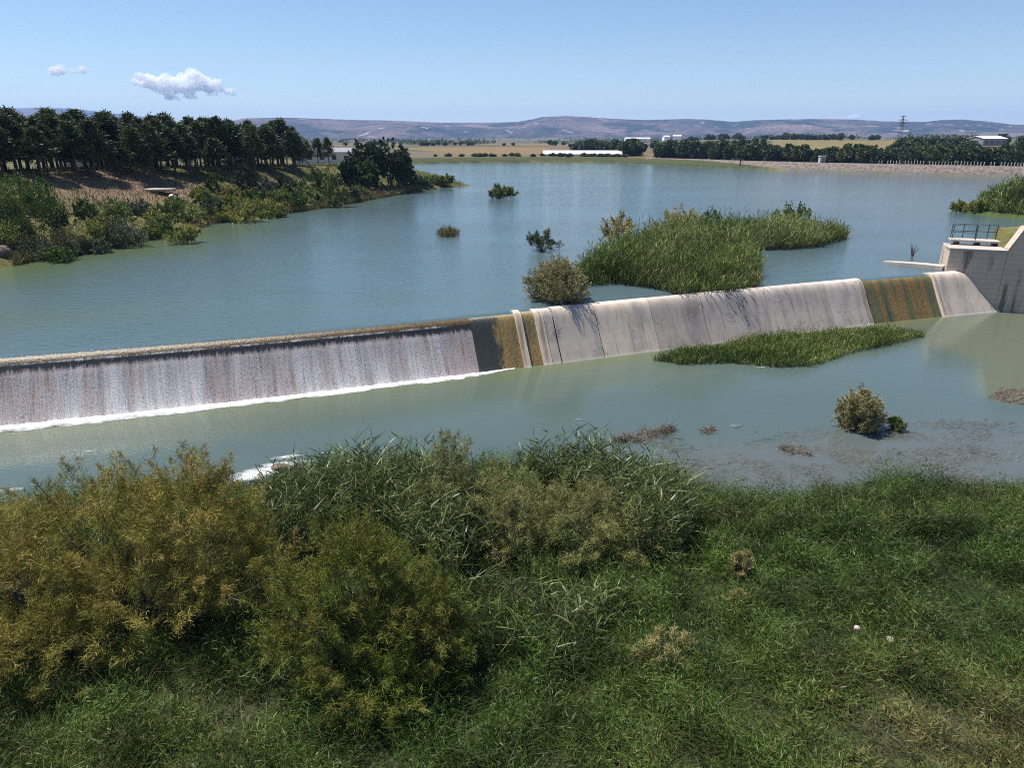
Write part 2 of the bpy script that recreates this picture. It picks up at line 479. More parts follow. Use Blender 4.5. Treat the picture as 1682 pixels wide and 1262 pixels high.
def build_lake():
    # strip along the crest first, then out across the lake
    xs = np.concatenate([np.linspace(-90, -26, 30), np.linspace(-25, 35, 240), np.linspace(36, 190, 40)])
    ns = -np.concatenate([[.06, .2, .42], .42 + np.geomspace(.1, 330, 90)])
    Xs, Ns = np.meshgrid(xs, ns)
    nx, ny = crest_n(Xs); x, y = Xs + nx * Ns, crest_y(Xs) + ny * Ns
    zz = np.zeros_like(x); zz[0] = -.085; zz[1] = -.03; zz[2] = -.004
    V = np.stack([x, y, zz], -1).reshape(-1, 3)
    n0, n1 = x.shape; idx = np.arange(n0 * n1).reshape(n0, n1)
    F = np.stack([idx[:-1, :-1], idx[:-1, 1:], idx[1:, 1:], idx[1:, :-1]], -1).reshape(-1, 4)[:, ::-1]
    P = np.stack([x, y], -1).reshape(-1, 2)
    d = -sdist(P, UP)
    n = fbm(P[:, 0] / 16, P[:, 1] / 30, 4)
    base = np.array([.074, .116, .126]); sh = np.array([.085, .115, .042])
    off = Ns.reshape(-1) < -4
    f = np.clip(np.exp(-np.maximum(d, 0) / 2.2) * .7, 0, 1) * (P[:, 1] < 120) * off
    f = np.maximum(f, .85 * np.exp(-(np.maximum(d, 0) / 8) ** 2) * (1 - sstep(-26, -12, P[:, 0])) * (1 - sstep(62, 95, P[:, 1])) * sstep(-3, -8, Ns.reshape(-1)))  # wide green band off the left shore: bank reflection painted into the water colour
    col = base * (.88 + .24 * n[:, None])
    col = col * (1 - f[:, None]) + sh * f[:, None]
    me = np_mesh('lake_water', V, F, water_mat('lake_water', None, .07, (2.2, 6.5), .5, True), col=col)
    tag(link('lake_water', me), kind='structure')
build_lake()

def build_pool():
    xs = np.linspace(-75, 70, 420); ns = np.linspace(1.2, 40, 150)
    Xs, Ns = np.meshgrid(xs, ns)
    nx, ny = crest_n(Xs); x, y = Xs + nx * Ns, crest_y(Xs) + ny * Ns
    V = np.stack([x, y, np.full(x.shape, LOW)], -1).reshape(-1, 3)
    n0, n1 = x.shape; idx = np.arange(n0 * n1).reshape(n0, n1)
    F = np.stack([idx[:-1, :-1], idx[:-1, 1:], idx[1:, 1:], idx[1:, :-1]], -1).reshape(-1, 4)
    P = np.stack([x, y], -1).reshape(-1, 2); px, py = P.T
    n = fbm(px / 5, py / 3, 14); nb = fbm(px / 14, py / 7, 18)
    base = np.array([.068, .098, .092])
    col = base * (.85 + .3 * nb[:, None])
    def blend(col, c, f): return col * (1 - f[:, None]) + np.array(c) * f[:, None]
    wc = Ns.reshape(-1)
    col = blend(col, (.11, .125, .05), np.clip(np.exp(-(wc - 1.8) / 2.2), 0, 1) * .75 * (px < 30))     # weir's reflection at the toe, painted as an olive band
    mudp = [A_(980, 745, LOW), A_(1180, 715, LOW), A_(1330, 700, LOW), A_(1500, 690, LOW), A_(1700, 690, LOW), (40, 26), (40, 18), A_(1682, 830, LOW), A_(1280, 850, LOW), A_(1000, 800, LOW)]
    dm = sdist(P, mudp) + (n - .5) * 3.0
    col = blend(col, (.105, .105, .105), sstep(2.2, -3.2, dm) * .5)                                        # muddy shallows
    sil = [A_(1560, 521, LOW), A_(1528, 560, LOW), A_(1612, 600, LOW), A_(1610, 650, LOW), A_(1690, 668, LOW), (48, 32), (48, 44), (34, 48.5)]
    ds = sdist(P, sil) + (n - .5) * 1.8
    col = blend(col, (.115, .125, .078), sstep(1.0, -1.2, ds) * .8)                                        # drowned concrete apron
    me = np_mesh('pool_water', V, F, water_mat('pool_water', None, .06, (1.1, 5.0), .16, True), col=np.clip(col, 0, 1))
    tag(link('pool_water', me), kind='structure')
build_pool()

# ------------------------------------------------------------------ weir
PROF = [(-.75, -2.4), (-.75, -.25), (-.68, -.06), (-.5, .05), (-.3, .085), (-.1, .08), (.08, .03), (.22, -.07), (.36, -.25), (.52, -.52), (.75, -.93), (1.05, -1.45), (1.4, -2.0), (1.78, -2.6), (2.1, -3.05)]
pn = np.array(PROF); plen = np.concatenate([[0], np.cumsum(np.hypot(*np.diff(pn, axis=0).T))])
def prof_fine(k=46):
    s = np.linspace(0, plen[-1], k)
    n = np.interp(s, plen, pn[:, 0]); z = np.interp(s, plen, pn[:, 1])
    for _ in range(2):
        n[1:-1] = (n[:-2] + 2 * n[1:-1] + n[2:]) / 4; z[1:-1] = (z[:-2] + 2 * z[1:-1] + z[2:]) / 4
    return n, z, s
FN, FZ, FS = prof_fine()
SB = float(np.interp(.0, FN[8:], FS[8:]))         # arc length at the crest edge

def face_mesh(name, x0, x1, mat, drop=0.0, attrs=None, off=0.0, smin=None, closed=True, step=.25):
    """slab of the ogee face between crest positions x0..x1; drop lowers it (recess)"""
    k = max(2, int((x1 - x0) / step) + 1)
    xs = np.linspace(x0, x1, k)
    sel = np.arange(len(FN)) if smin is None else np.where(FS >= smin)[0]
    # outward normal of the profile
    tn, tz = np.gradient(FN), np.gradient(FZ); l = np.hypot(tn, tz); on, oz = -tz / l, tn / l
    n = (FN + on * (off - drop))[sel]; z = (FZ + oz * (off - drop))[sel]
    nx, ny = crest_n(xs)
    x = xs[:, None] + nx[:, None] * n[None]; y = crest_y(xs)[:, None] + ny[:, None] * n[None]
    V = np.stack([x, y, np.broadcast_to(z, x.shape)], -1).reshape(-1, 3)
    uv = np.stack([np.broadcast_to(xs[:, None], x.shape), np.broadcast_to((FS[sel] - SB)[None], x.shape)], -1).reshape(-1, 2)
    m = len(sel); idx = np.arange(k * m).reshape(k, m)
    F = np.stack([idx[:-1, :-1], idx[:-1, 1:], idx[1:, 1:], idx[1:, :-1]], -1).reshape(-1, 4)
    if closed:                                   # end walls
        b = len(V); ex = []
        for row, fl in ((0, 1), (k - 1, 0)):
            cx, cy = crest_pt(xs[row], .1)
            s0 = len(V) + 0
            top = V[idx[row]]; bot = top.copy(); bot[:, 2] = np.minimum(bot[:, 2], -3.3)
            bot[:, 2] = -3.3
            V = np.vstack([V, top, bot]); uv = np.vstack([uv, uv[idx[row]], uv[idx[row]]])
            i0 = np.arange(s0, s0 + m); i1 = i0 + m
            q = np.stack([i0[:-1], i0[1:], i1[1:], i1[:-1]], -1)
            F = np.vstack([F, q[:, ::-1] if fl else q])
    a = {kk: np.full(len(V), vv) for kk, vv in (attrs or {}).items()}
    return np_mesh(name, V, F, mat, attrs=a, uv=uv)

def xat(X):                                # crest position under a photograph column
    lo, hi = -60, 60
    for _ in range(50):
        mid = (lo + hi) / 2; yy = float(crest_y(mid)); wdt = yy * cp + H * sp
        if 841 + mid / wdt * FPX < X: lo = mid
        else: hi = mid
    return lo
def concrete_face():
    m, nt, b = newmat('weir_concrete')
    uv = coords(nt, 'UV')
    tone = attr(nt, 'tone').outputs['Fac']; warm = attr(nt, 'warm').outputs['Fac']
    c = mix(nt, warm, (.47, .395, .345), (.53, .435, .335))
    st = noise(nt, uv, 1.0, 6, .6, .15, (.8, .14, 1))
    c = mix(nt, ramp(nt, st, [(.48, (0,) * 3), (.60, (.72,) * 3)]), c, (.25, .225, .215))       # grey run-off streaks
    st2 = noise(nt, uv, 1.0, 4, .5, .1, (5.0, .22, 1))
    c = mix(nt, ramp(nt, st2, [(.60, (0,) * 3), (.68, (.5,) * 3)]), c, (.15, .135, .125))
    c = mix(nt, ramp(nt, noise(nt, uv, 2.5, 7, .7), [(.42, (0,) * 3), (.75, (.5,) * 3)]), c, (.60, .53, .46))
    c = mix(nt, ramp(nt, noise(nt, uv, 1.2, 5, .6), [(.56, (0,) * 3), (.72, (.55,) * 3)]), c, (.36, .27, .20))
    vr = nt.nodes.new('ShaderNodeTexVoronoi'); vr.feature = 'DISTANCE_TO_EDGE'; vr.inputs['Scale'].default_value = .45
    wv = nt.nodes.new('ShaderNodeMapping'); wv.inputs['Scale'].default_value = (1.0, .6, 1); nt.links.new(uv, wv.inputs[0])
    ad = nt.nodes.new('ShaderNodeVectorMath'); ad.operation = 'ADD'; nn = nt.nodes.new('ShaderNodeTexNoise'); nn.inputs['Scale'].default_value = 3; nn.inputs['Detail'].default_value = 5
    nt.links.new(uv, nn.inputs['Vector']); nt.links.new(wv.outputs[0], ad.inputs[0]); nt.links.new(nn.outputs['Color'], ad.inputs[1]); nt.links.new(ad.outputs[0], vr.inputs['Vector'])
    crk = mix(nt, 1.0, ramp(nt, vr.outputs['Distance'], [(.0, (.8,) * 3), (.018, (0,) * 3)]), ramp(nt, noise(nt, uv, .5, 2), [(.5, (0,) * 3), (.6, (1,) * 3)]), 'MULTIPLY')
    c = mix(nt, crk, c, (.12, .10, .085))
    c = mix(nt, ramp(nt, noise(nt, uv, 1.0, 5, .65, .2, (3.2, .35, 1)), [(.60, (0,) * 3), (.70, (.55,) * 3)]), c, (.30, .20, .125))
    c = mix(nt, ramp(nt, noise(nt, uv, 30, 3, .6), [(.60, (0,) * 3), (.74, (.5,) * 3)]), c, (.20, .175, .155))
    sxy = nt.nodes.new('ShaderNodeSeparateXYZ'); nt.links.new(uv, sxy.inputs[0])
    bleed = noise(nt, uv, 1.0, 5, .7, .2, (5, .5, 1))
    for px_ in (846, 882, 1408, 1531):                # growth creeping over the ribs beside the wet bays
        e = math_n(nt, 'ADD', math_n(nt, 'ABSOLUTE', math_n(nt, 'SUBTRACT', sxy.outputs[0], float(xat(px_)))), math_n(nt, 'MULTIPLY', bleed, -.9))
        c = mix(nt, ramp(nt, math_n(nt, 'ADD', e, .52), [(.08, (.8,) * 3), (.26, (0,) * 3)]), c, (.19, .135, .06))
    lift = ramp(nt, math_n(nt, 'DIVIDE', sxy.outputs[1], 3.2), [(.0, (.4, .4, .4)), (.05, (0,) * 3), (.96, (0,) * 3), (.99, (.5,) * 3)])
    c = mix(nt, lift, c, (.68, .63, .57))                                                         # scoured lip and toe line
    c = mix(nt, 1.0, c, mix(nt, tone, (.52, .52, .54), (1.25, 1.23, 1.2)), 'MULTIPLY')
    nt.links.new(c, b.inputs['Base Color']); b.inputs['Roughness'].default_value = .85
    bump(nt, b, noise(nt, uv, 14, 6, .7), .35, .02)
    return m
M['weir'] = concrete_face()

def algae_face(name, stops, streak=(2.2, .12, 1), dark=.5):
    m, nt, b = newmat(name)
    uv = coords(nt, 'UV')
    n = noise(nt, uv, 1.0, 5, .6, .25, streak)
    c = ramp(nt, n, stops)
    s = noise(nt, uv, 9, 6, .7, 0, (1, .5, 1))
    c = mix(nt, 1.0, c, ramp(nt, s, [(.3, (.45,) * 3), (.65, (1.35,) * 3)]), 'MULTIPLY')
    if name == 'golden_algae':             # black-green growth next to the falling water
        sx = nt.nodes.new('ShaderNodeSeparateXYZ'); nt.links.new(uv, sx.inputs[0])
        e = math_n(nt, 'ADD', math_n(nt, 'SUBTRACT', sx.outputs[0], float(xat(774))), math_n(nt, 'MULTIPLY', noise(nt, uv, 1.0, 5, .7, .3, (2.5, .8, 1)), -1.9))
        c = mix(nt, ramp(nt, e, [(.0, (1,) * 3), (.35, (0,) * 3)]), c, (.035, .04, .032))
        c = mix(nt, ramp(nt, math_n(nt, 'ADD', sx.outputs[1], math_n(nt, 'MULTIPLY', noise(nt, uv, 6, 4), .5)), [(.3, (.7,) * 3), (.5, (0,) * 3)]), c, (.34, .29, .20))
    nt.links.new(c, b.inputs['Base Color']); b.inputs['Roughness'].default_value = .5
    bump(nt, b, s, .6, .05)
    return m
M['moss'] = algae_face('moss_growth', [(.28, (.045, .05, .028)), (.40, (.11, .115, .05)), (.47, (.14, .12, .045)), (.55, (.24, .135, .035)), (.64, (.22, .15, .06)), (.75, (.10, .11, .055))])
M['algae'] = algae_face('golden_algae', [(.25, (.09, .085, .04)), (.45, (.22, .15, .055)), (.6, (.29, .19, .06)), (.8, (.2, .16, .09))], (1.2, .3, 1))

def wet_face():                            # concrete under the falling water: dark growth at the lip, pinkish stain below
    m, nt, b = newmat('wet_concrete')
    uv = coords(nt, 'UV')
    sxy = nt.nodes.new('ShaderNodeSeparateXYZ'); nt.links.new(uv, sxy.inputs[0])
    jag = noise(nt, uv, 1.0, 4, .7, 0, (7, .25, 1)); jag2 = noise(nt, uv, 1.0, 3, .6, 0, (.6, .3, 1))
    v = math_n(nt, 'ADD', sxy.outputs[1], math_n(nt, 'ADD', math_n(nt, 'MULTIPLY', jag, -.8), math_n(nt, 'MULTIPLY', jag2, -.25)))
    low = ramp(nt, noise(nt, uv, 1.0, 5, .6, .1, (1.6, .15, 1)), [(.3, (.13, .105, .11)), (.42, (.33, .25, .23)), (.55, (.46, .37, .345)), (.66, (.28, .17, .11)), (.8, (.5, .42, .40))])
    c = mix(nt, ramp(nt, v, [(.20, (1, 1, 1)), (.40, (0, 0, 0))]), low, (.028, .028, .03))
    brown = ramp(nt, noise(nt, uv, 1.0, 4, .6, 0, (2.5, 3, 1)), [(.3, (.04, .028, .010)), (.7, (.145, .085, .02))])
    c = mix(nt, ramp(nt, math_n(nt, 'ADD', sxy.outputs[1], math_n(nt, 'MULTIPLY', jag, -.2)), [(.27, (1, 1, 1)), (.40, (0, 0, 0))]), c, brown)
    nt.links.new(c, b.inputs['Base Color']); b.inputs['Roughness'].default_value = .35
    bump(nt, b, noise(nt, uv, 8, 5, .7), .6, .05)
    return m
M['wetface'] = wet_face()

weir = tag(empty('weir', (0, float(crest_y(0)), LOW)), 'long low concrete spillway weir, water running over its left half and its right half dry', 'weir')
WO = Vector(weir.location)
def wpart(name, me, label=None):
    o = link(name, me, weir, -WO)
    if label: o['label'] = label
    return o
X_ = xat
wpart('overflow_face', face_mesh('overflow_face', -66, X_(770), M['wetface'], .13), 'dark wet face under the falling water')
wpart('algae_face', face_mesh('algae_face', X_(770), X_(843), M['algae'], .13), 'golden brown algae covered face beside the falling water')
DP = dict(tone=.6, warm=.5)
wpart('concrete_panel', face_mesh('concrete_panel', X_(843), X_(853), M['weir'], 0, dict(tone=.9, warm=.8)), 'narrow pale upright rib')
wpart('algae_face', face_mesh('algae_face', X_(853), X_(874), M['algae'], .1), 'narrow orange algae strip')
pan = [(874, 888, .95, .7, .03), (889, 903, .75, .5, .05), (905, 972, .62, .25, 0), (973, 1062, .72, .95, 0), (1063, 1146, .42, .4, .012), (1147, 1212, .48, .1, 0), (1213, 1290, .62, .2, .01), (1291, 1350, .55, .15, 0), (1351, 1404, .72, .15, 0)]
for X0, X1, tn, wm, dr in pan:
    wpart('concrete_panel', face_mesh('concrete_panel', X_(X0), X_(X1) + (.0 if X1 < 1400 else 0) - (.02 if X1 in (903, 972) else .003), M['weir'], dr, dict(tone=tn, warm=wm)))
wpart('concrete_panel', face_mesh('concrete_panel', X_(1404), X_(1412), M['weir'], -.02, dict(tone=1.0, warm=.3)), 'edge rib left of the mossy bay, painted bright as if sunlit')  # tone raised to paint sunlight on the step edge
wpart('moss_face', face_mesh('moss_face', X_(1412), X_(1527), M['moss'], .13), 'recessed bay covered in brown and green moss')
wpart('concrete_panel', face_mesh('concrete_panel', X_(1527), X_(1535), M['weir'], -.02, dict(tone=1.0, warm=.4)), 'edge rib right of the mossy bay, painted bright as if sunlit')  # pale tone stands in for sun on this side of the step
wpart('concrete_panel', face_mesh('concrete_panel', X_(1535), 36.0, M['weir'], 0, dict(tone=.82, warm=.45)), 'pale clean end panel against the abutment')

def falling():
    m, nt, b = newmat('falling_water')
    uv = coords(nt, 'UV')
    sxy = nt.nodes.new('ShaderNodeSeparateXYZ'); nt.links.new(uv, sxy.inputs[0])
    a = noise(nt, uv, 1.0, 5, .65, .0, (5, .25, 1)); c = noise(nt, uv, 1.0, 4, .75, 0, (20, 9, 1)); g = noise(nt, uv, 1.0, 3, .5, 0, (.9, .1, 1))
    f = math_n(nt, 'ADD', math_n(nt, 'MULTIPLY', a, .6), math_n(nt, 'ADD', math_n(nt, 'MULTIPLY', c, .95), math_n(nt, 'MULTIPLY', g, .9)))
    band = ramp(nt, math_n(nt, 'DIVIDE', sxy.outputs[1], 3.2), [(.12, (.1,) * 3), (.15, (.42,) * 3), (.175, (.08,) * 3), (.23, (.06,) * 3), (.30, (.38,) * 3), (1, (.46,) * 3)])
    f = math_n(nt, 'ADD', f, band)
    al = ramp(nt, f, [(0, (0,) * 3), (.0, (0,) * 3), (1, (1,) * 3)])
    mr = nt.nodes.new('ShaderNodeMapRange'); mr.inputs['From Min'].default_value = 1.47; mr.inputs['From Max'].default_value = 1.86; mr.inputs['To Max'].default_value = .92
    nt.links.new(f, mr.inputs['Value'])
    b.inputs['Base Color'].default_value = (.80, .76, .74, 1); b.inputs['Roughness'].default_value = .35
    msk = ramp(nt, math_n(nt, 'DIVIDE', sxy.outputs[1], 3.2), [(.10, (0,) * 3), (.13, (1,) * 3)])
    ed = math_n(nt, 'ADD', math_n(nt, 'SUBTRACT', float(xat(774)), sxy.outputs[0]), math_n(nt, 'MULTIPLY', noise(nt, uv, 1.0, 4, .7, 0, (3, .3, 1)), -2.4))
    msk = math_n(nt, 'MULTIPLY', msk, ramp(nt, ed, [(.0, (0,) * 3), (.6, (1,) * 3)]))
    nt.links.new(math_n(nt, 'MULTIPLY', mr.outputs[0], msk), b.inputs['Alpha'])
    bump(nt, b, c, .5, .05)
    me = face_mesh('falling_water', -66, X_(776), m, .13, off=.035, smin=SB - .1, closed=False, step=.2)
    tag(link('falling_water', me), kind='stuff')
falling()

def foam_mat(lo, hi):
    m, nt, b = newmat('foam')
    co = coords(nt)
    n = noise(nt, co, 3.4, 8, .75, .6, (.6, 1.5, 1))
    e = attr(nt, 'edge').outputs['Fac']
    mr = nt.nodes.new('ShaderNodeMapRange'); mr.inputs['From Min'].default_value = lo; mr.inputs['From Max'].default_value = hi
    nt.links.new(math_n(nt, 'ADD', n, e), mr.inputs['Value'])
    nt.links.new(mr.outputs[0], b.inputs['Alpha'])
    b.inputs['Base Color'].default_value = (.78, .79, .80, 1); b.inputs['Roughness'].default_value = .7
    bump(nt, b, noise(nt, co, 9, 5, .7), .6, .06)
    return m
def foam_strip():
    xs = np.arange(-66, X_(828), .1); k = 16
    t = np.linspace(0, 1, k)
    wdt = .42 + .16 * fbm(xs / 2.2, xs * 0, 3) + .1 * (vnoise(xs * 2.0, xs * 0, 5) - .5) + .25 * sstep(-8, -26, xs)
    wdt = wdt * (1 - .75 * sstep(X_(740), X_(828), xs))
    n = 1.66 + t[None] * wdt[:, None] * 1.35
    nx, ny = crest_n(xs)
    x = xs[:, None] + nx[:, None] * n; y = crest_y(xs)[:, None] + ny[:, None] * n
    z = LOW + .02 + .16 * np.sin(pi * np.clip(t * 1.25, 0, 1))[None] * (.5 + vnoise(x * 5, y * 5, 2)) * np.clip(wdt, .2, 1)[:, None]
    edge = np.broadcast_to((.62 - 1.15 * t ** 1.5)[None], x.shape) + .5 * (fbm(x * 1.4, y * 1.4, 12) - .5)
    idx = np.arange(x.size).reshape(x.shape)
    F = np.stack([idx[:-1, :-1], idx[:-1, 1:], idx[1:, 1:], idx[1:, :-1]], -1).reshape(-1, 4)
    me = np_mesh('foam', np.stack([x, y, z], -1).reshape(-1, 3), F, foam_mat(.08, .60), attrs={'edge': edge.ravel()})
    tag(link('foam', me), kind='stuff')
    # loose foam and white water downstream
    V, Fs, E = [], [], []
    def patch(X, Y, ax, ay, rot, s):
        cx, cy = at(X, Y, LOW); g = 26
        u = np.linspace(-1, 1, g); U, W = np.meshgrid(u, u)
        x = cx + (U * ax) * math.cos(rot) - W * ay * math.sin(rot); y = cy + U * ax * math.sin(rot) + W * ay * math.cos(rot)
        rr = np.hypot(U, W)
        z = LOW + .012 + .05 * vnoise(x * 6, y * 6, 3) * np.clip(1 - rr, 0, 1)
        b = sum(len(q) for q in V)
        V.append(np.stack([x, y, z], -1).reshape(-1, 3)); E.append((s - rr * .9).ravel())
        i = np.arange(g * g).reshape(g, g)
        Fs.append((np.stack([i[:-1, :-1], i[:-1, 1:], i[1:, 1:], i[1:, :-1]], -1).reshape(-1, 4)) + b)
    for p in [(436, 776, 2.2, .85, .45, .5), (400, 788, 1.5, .6, .3, .35), (470, 752, 1.4, .35, .3, .3), (470, 762, 1.9, .45, .25, .34), (60, 832, 2.4, .35, .1, .45), (-60, 838, 2, .4, .1, .5), (150, 742, 1.0, .35, .2, .12), (540, 745, 1.4, .3, .2, .16),
              (1205, 700, 1.2, .3, .1, .1), (300, 745, 1.5, .4, .2, .02), (20, 806, 1.4, .35, .15, .22), (650, 738, 1.2, .3, .1, .08), (1250, 604, 1.5, .3, .2, .1), (950, 690, 1.5, .4, .2, .0)]: patch(*p)
    me = np_mesh('loose_foam', np.vstack(V), np.vstack(Fs), foam_mat(.40, 1.0), attrs={'edge': np.concatenate(E)})
    tag(link('loose_foam', me), kind='stuff')
foam_strip()

# ------------------------------------------------------------------ right abutment: platform, wing wall, railing
def stained_concrete(name, base):
    m, nt, b = newmat(name)
    co = coords(nt)
    c = mix(nt, noise(nt, co, .8, 6, .65), tuple(q * .75 for q in base), tuple(q * 1.25 for q in base))
    st = noise(nt, co, 1.0, 5, .6, .1, (1.6, 1.6, .18))
    c = mix(nt, ramp(nt, st, [(.52, (0,) * 3), (.62, (.85,) * 3)]), c, (.10, .085, .075))
    ln = nt.nodes.new('ShaderNodeTexWave'); ln.bands_direction = 'Z'; ln.inputs['Scale'].default_value = .9; ln.inputs['Distortion'].default_value = .6
    nt.links.new(co, ln.inputs[0])
    c = mix(nt, ramp(nt, ln.outputs[1], [(.0, (.3,) * 3), (.1, (0,) * 3)]), c, (.16, .14, .125))
    nt.links.new(c, b.inputs['Base Color']); b.inputs['Roughness'].default_value = .9
    bump(nt, b, noise(nt, co, 6, 7, .7), .45, .03)
    return m
M['abut'] = stained_concrete('abutment_concrete', (.52, .41, .33))
M['cap'] = plain('concrete_cap', (.44, .38, .33), .85, .15, 2.5, .3)
pA, pB, pC = at(1553, 446, 0), (33.6, 47.75), (37.6, 46.35)
pE = (47.0, 42.6)
ab = tag(empty('abutment', (pB[0], pB[1], LOW)), 'stained grey concrete abutment wall and platform at the right end of the weir', 'wall')
AO = Vector(ab.location)
def apart(mb, name, mat, bevel=.03, label=None):
    o = mb.build(name, mat, ab, bevel); o.location = -AO
    if label: o['label'] = label
    return o
dn = np.array(pC) - np.array(pA); dn /= np.hypot(*dn); bn = np.array((-dn[1], dn[0]))     # along the wall, and back from it
def wp(s, k): return tuple(np.array(pA) + dn * s + bn * k)
L_ = float(np.hypot(*(np.array(pC) - np.array(pA))))
m_ = MB(); m_.prism([wp(0, 0), wp(3.45, 0), wp(3.45, 3.6), wp(.15, 3.6)], -3.4, 1.55); apart(m_, 'platform_block', M['abut'])
m_ = MB(); m_.prism([wp(-.06, -.06), wp(3.44, -.06), wp(3.44, 1.7), wp(.0, 1.7)], 1.554, 1.68); apart(m_, 'platform_slab', M['cap'])
m_ = MB(); m_.prism([wp(.35, 2.35), wp(3.44, 2.1), wp(3.44, 3.5), wp(.4, 3.5)], 1.86, 1.98); apart(m_, 'walkway_slab', M['cap'], .02)
m_ = MB()
for s in (.7, 2.0, 3.1):
    m_ = MB(); m_.prism([wp(s, 2.6), wp(s + .3, 2.6), wp(s + .3, 3.2), wp(s, 3.2)], 1.554, 1.856); apart(m_, 'walkway_support', M['dark'], 0)
m_ = MB(); m_.prism([wp(3.46, .02), wp(4.1, .02), wp(4.9, .02), wp(L_ + 14, .02), wp(L_ + 14, 1.0), wp(4.9, 1.0), wp(4.1, 1.0), wp(3.46, 1.0)], -3.4, [1.62, 3.1, 4.3, 4.9, 4.9, 4.3, 3.1, 1.62])
apart(m_, 'wing_wall', M['abut'], .04)
m_ = MB(); m_.prism([wp(3.44, -.05), wp(4.1, -.05), wp(4.9, -.05), wp(L_ + 14, -.05), wp(L_ + 14, 1.07), wp(4.9, 1.07), wp(4.1, 1.07), wp(3.44, 1.07)], [1.624, 3.104, 4.304, 4.904, 4.904, 4.304, 3.104, 1.624], [1.76, 3.24, 4.46, 5.06, 5.06, 4.46, 3.24, 1.76])
apart(m_, 'wall_coping', M['abut'], .02)
rl = tag(empty('railing', (*wp(.5, 3.3), 1.984)), 'thin dark steel railing on the concrete platform', 'railing')
RO = Vector(rl.location)
for s, k in ((.45, 2.5), (.5, 3.35), (1.25, 3.35), (2.05, 3.35), (2.8, 3.35), (3.35, 3.35), (1.9, 2.35)):
    m_ = MB(); q = wp(s, k); m_.tube([(*q, 1.984), (*q, 3.02)], .028); o = m_.build('post', M['steel'], rl); o.location = -RO
for z in (2.5, 3.0):
    m_ = MB(); m_.tube([(*wp(1.9, 2.35), z), (*wp(.45, 2.5), z), (*wp(.5, 3.35), z), (*wp(3.35, 3.35), z)], .024); o = m_.build('rail', M['steel'], rl); o.location = -RO
# broken sill running out from the platform into the lake
a0, a1 = at(1452, 427, .2), at(1552, 438, .2)
sd = np.array(a1) - np.array(a0); sl_ = np.hypot(*sd); sd /= sl_; sb = np.array((-sd[1], sd[0]))
m_ = MB()
ring = []
for t, wd in ((0, .15), (.12, .5), (.3, .75), (.5, .8), (.7, .95), (.88, .9), (1, 1.0)):
    c = np.array(a0) + sd * sl_ * t; ring.append((c, wd * random.uniform(.9, 1.1)))
poly = [tuple(c - sb * wd * .5) for c, wd in ring] + [tuple(c + sb * wd * .5) for c, wd in ring[::-1]]
tp = [.12, .16, .2, .24, .26, .27, .3]
m_.prism(poly, -.8, tp + tp[::-1])
o = m_.build('concrete_sill', M['cap'], None, .03)
tag(o, 'low broken concrete sill sticking out of the lake beside the platform', 'sill')

# ------------------------------------------------------------------ foliage makers
def unit(v): return v / (np.linalg.norm(v, axis=-1, keepdims=True) + 1e-9)
def blades(P, D, L, W, bend, segs=3, rs=None, taper=1.4, fold=0):
    """grass blades / leaves / needles: P roots, D directions, L lengths, W widths, bend droop"""
    n = len(P); r = rs or rng
    side = unit(np.cross(D, r.normal(size=(n, 3)) + 1e-3))
    bv = unit(r.normal(size=(n, 3)) * [1, 1, .25] + [0, 0, -.25])
    V = np.empty((n, segs + 1, 2, 3), np.float32)
    for s in range(segs + 1):
        t = s / segs
        c = P + D * (L * t)[:, None] + bv * (L * bend * t * t)[:, None]
        wd = W * max(1 - t ** taper, .06) * (.75 if s == 0 else 1)
        V[:, s, 0] = c - side * (wd / 2)[:, None]; V[:, s, 1] = c + side * (wd / 2)[:, None]
    idx = np.arange(n * (segs + 1) * 2).reshape(n, segs + 1, 2)
    F = np.stack([idx[:, :-1, 0], idx[:, :-1, 1], idx[:, 1:, 1], idx[:, 1:, 0]], -1).reshape(-1, 4)
    rd = np.repeat(r.random(n), (segs + 1) * 2)
    tip = np.tile(np.repeat(np.linspace(0, 1, segs + 1), 2), n)
    return V.reshape(-1, 3), F, rd, tip
def leafs(P, D, L, W, rs=None):            # one diamond leaf each
    n = len(P); r = rs or rng
    side = unit(np.cross(D, r.normal(size=(n, 3)) + 1e-3)) * (W / 2)[:, None]
    tip = P + D * L[:, None]; mid = P + D * (L * .5)[:, None]
    V = np.stack([P, mid - side, tip, mid + side], 1).reshape(-1, 3)
    F = np.arange(n * 4).reshape(n, 4)
    return V, F, np.repeat(r.random(n), 4), np.tile([0, .5, 1, .5], n)
def join(parts):
    V, F, R, T, b = [], [], [], [], 0
    for v, f, r, t in parts:
        V.append(v); F.append(f + b); R.append(r); T.append(t); b += len(v)
    return np.vstack(V), np.vstack(F), np.concatenate(R), np.concatenate(T)
def fmesh(name, parts, mat, rnd_off=None):
    V, F, R, T = join(parts)
    return np_mesh(name, V, F, mat, attrs={'rnd': R, 'tip': T}, smooth=False)

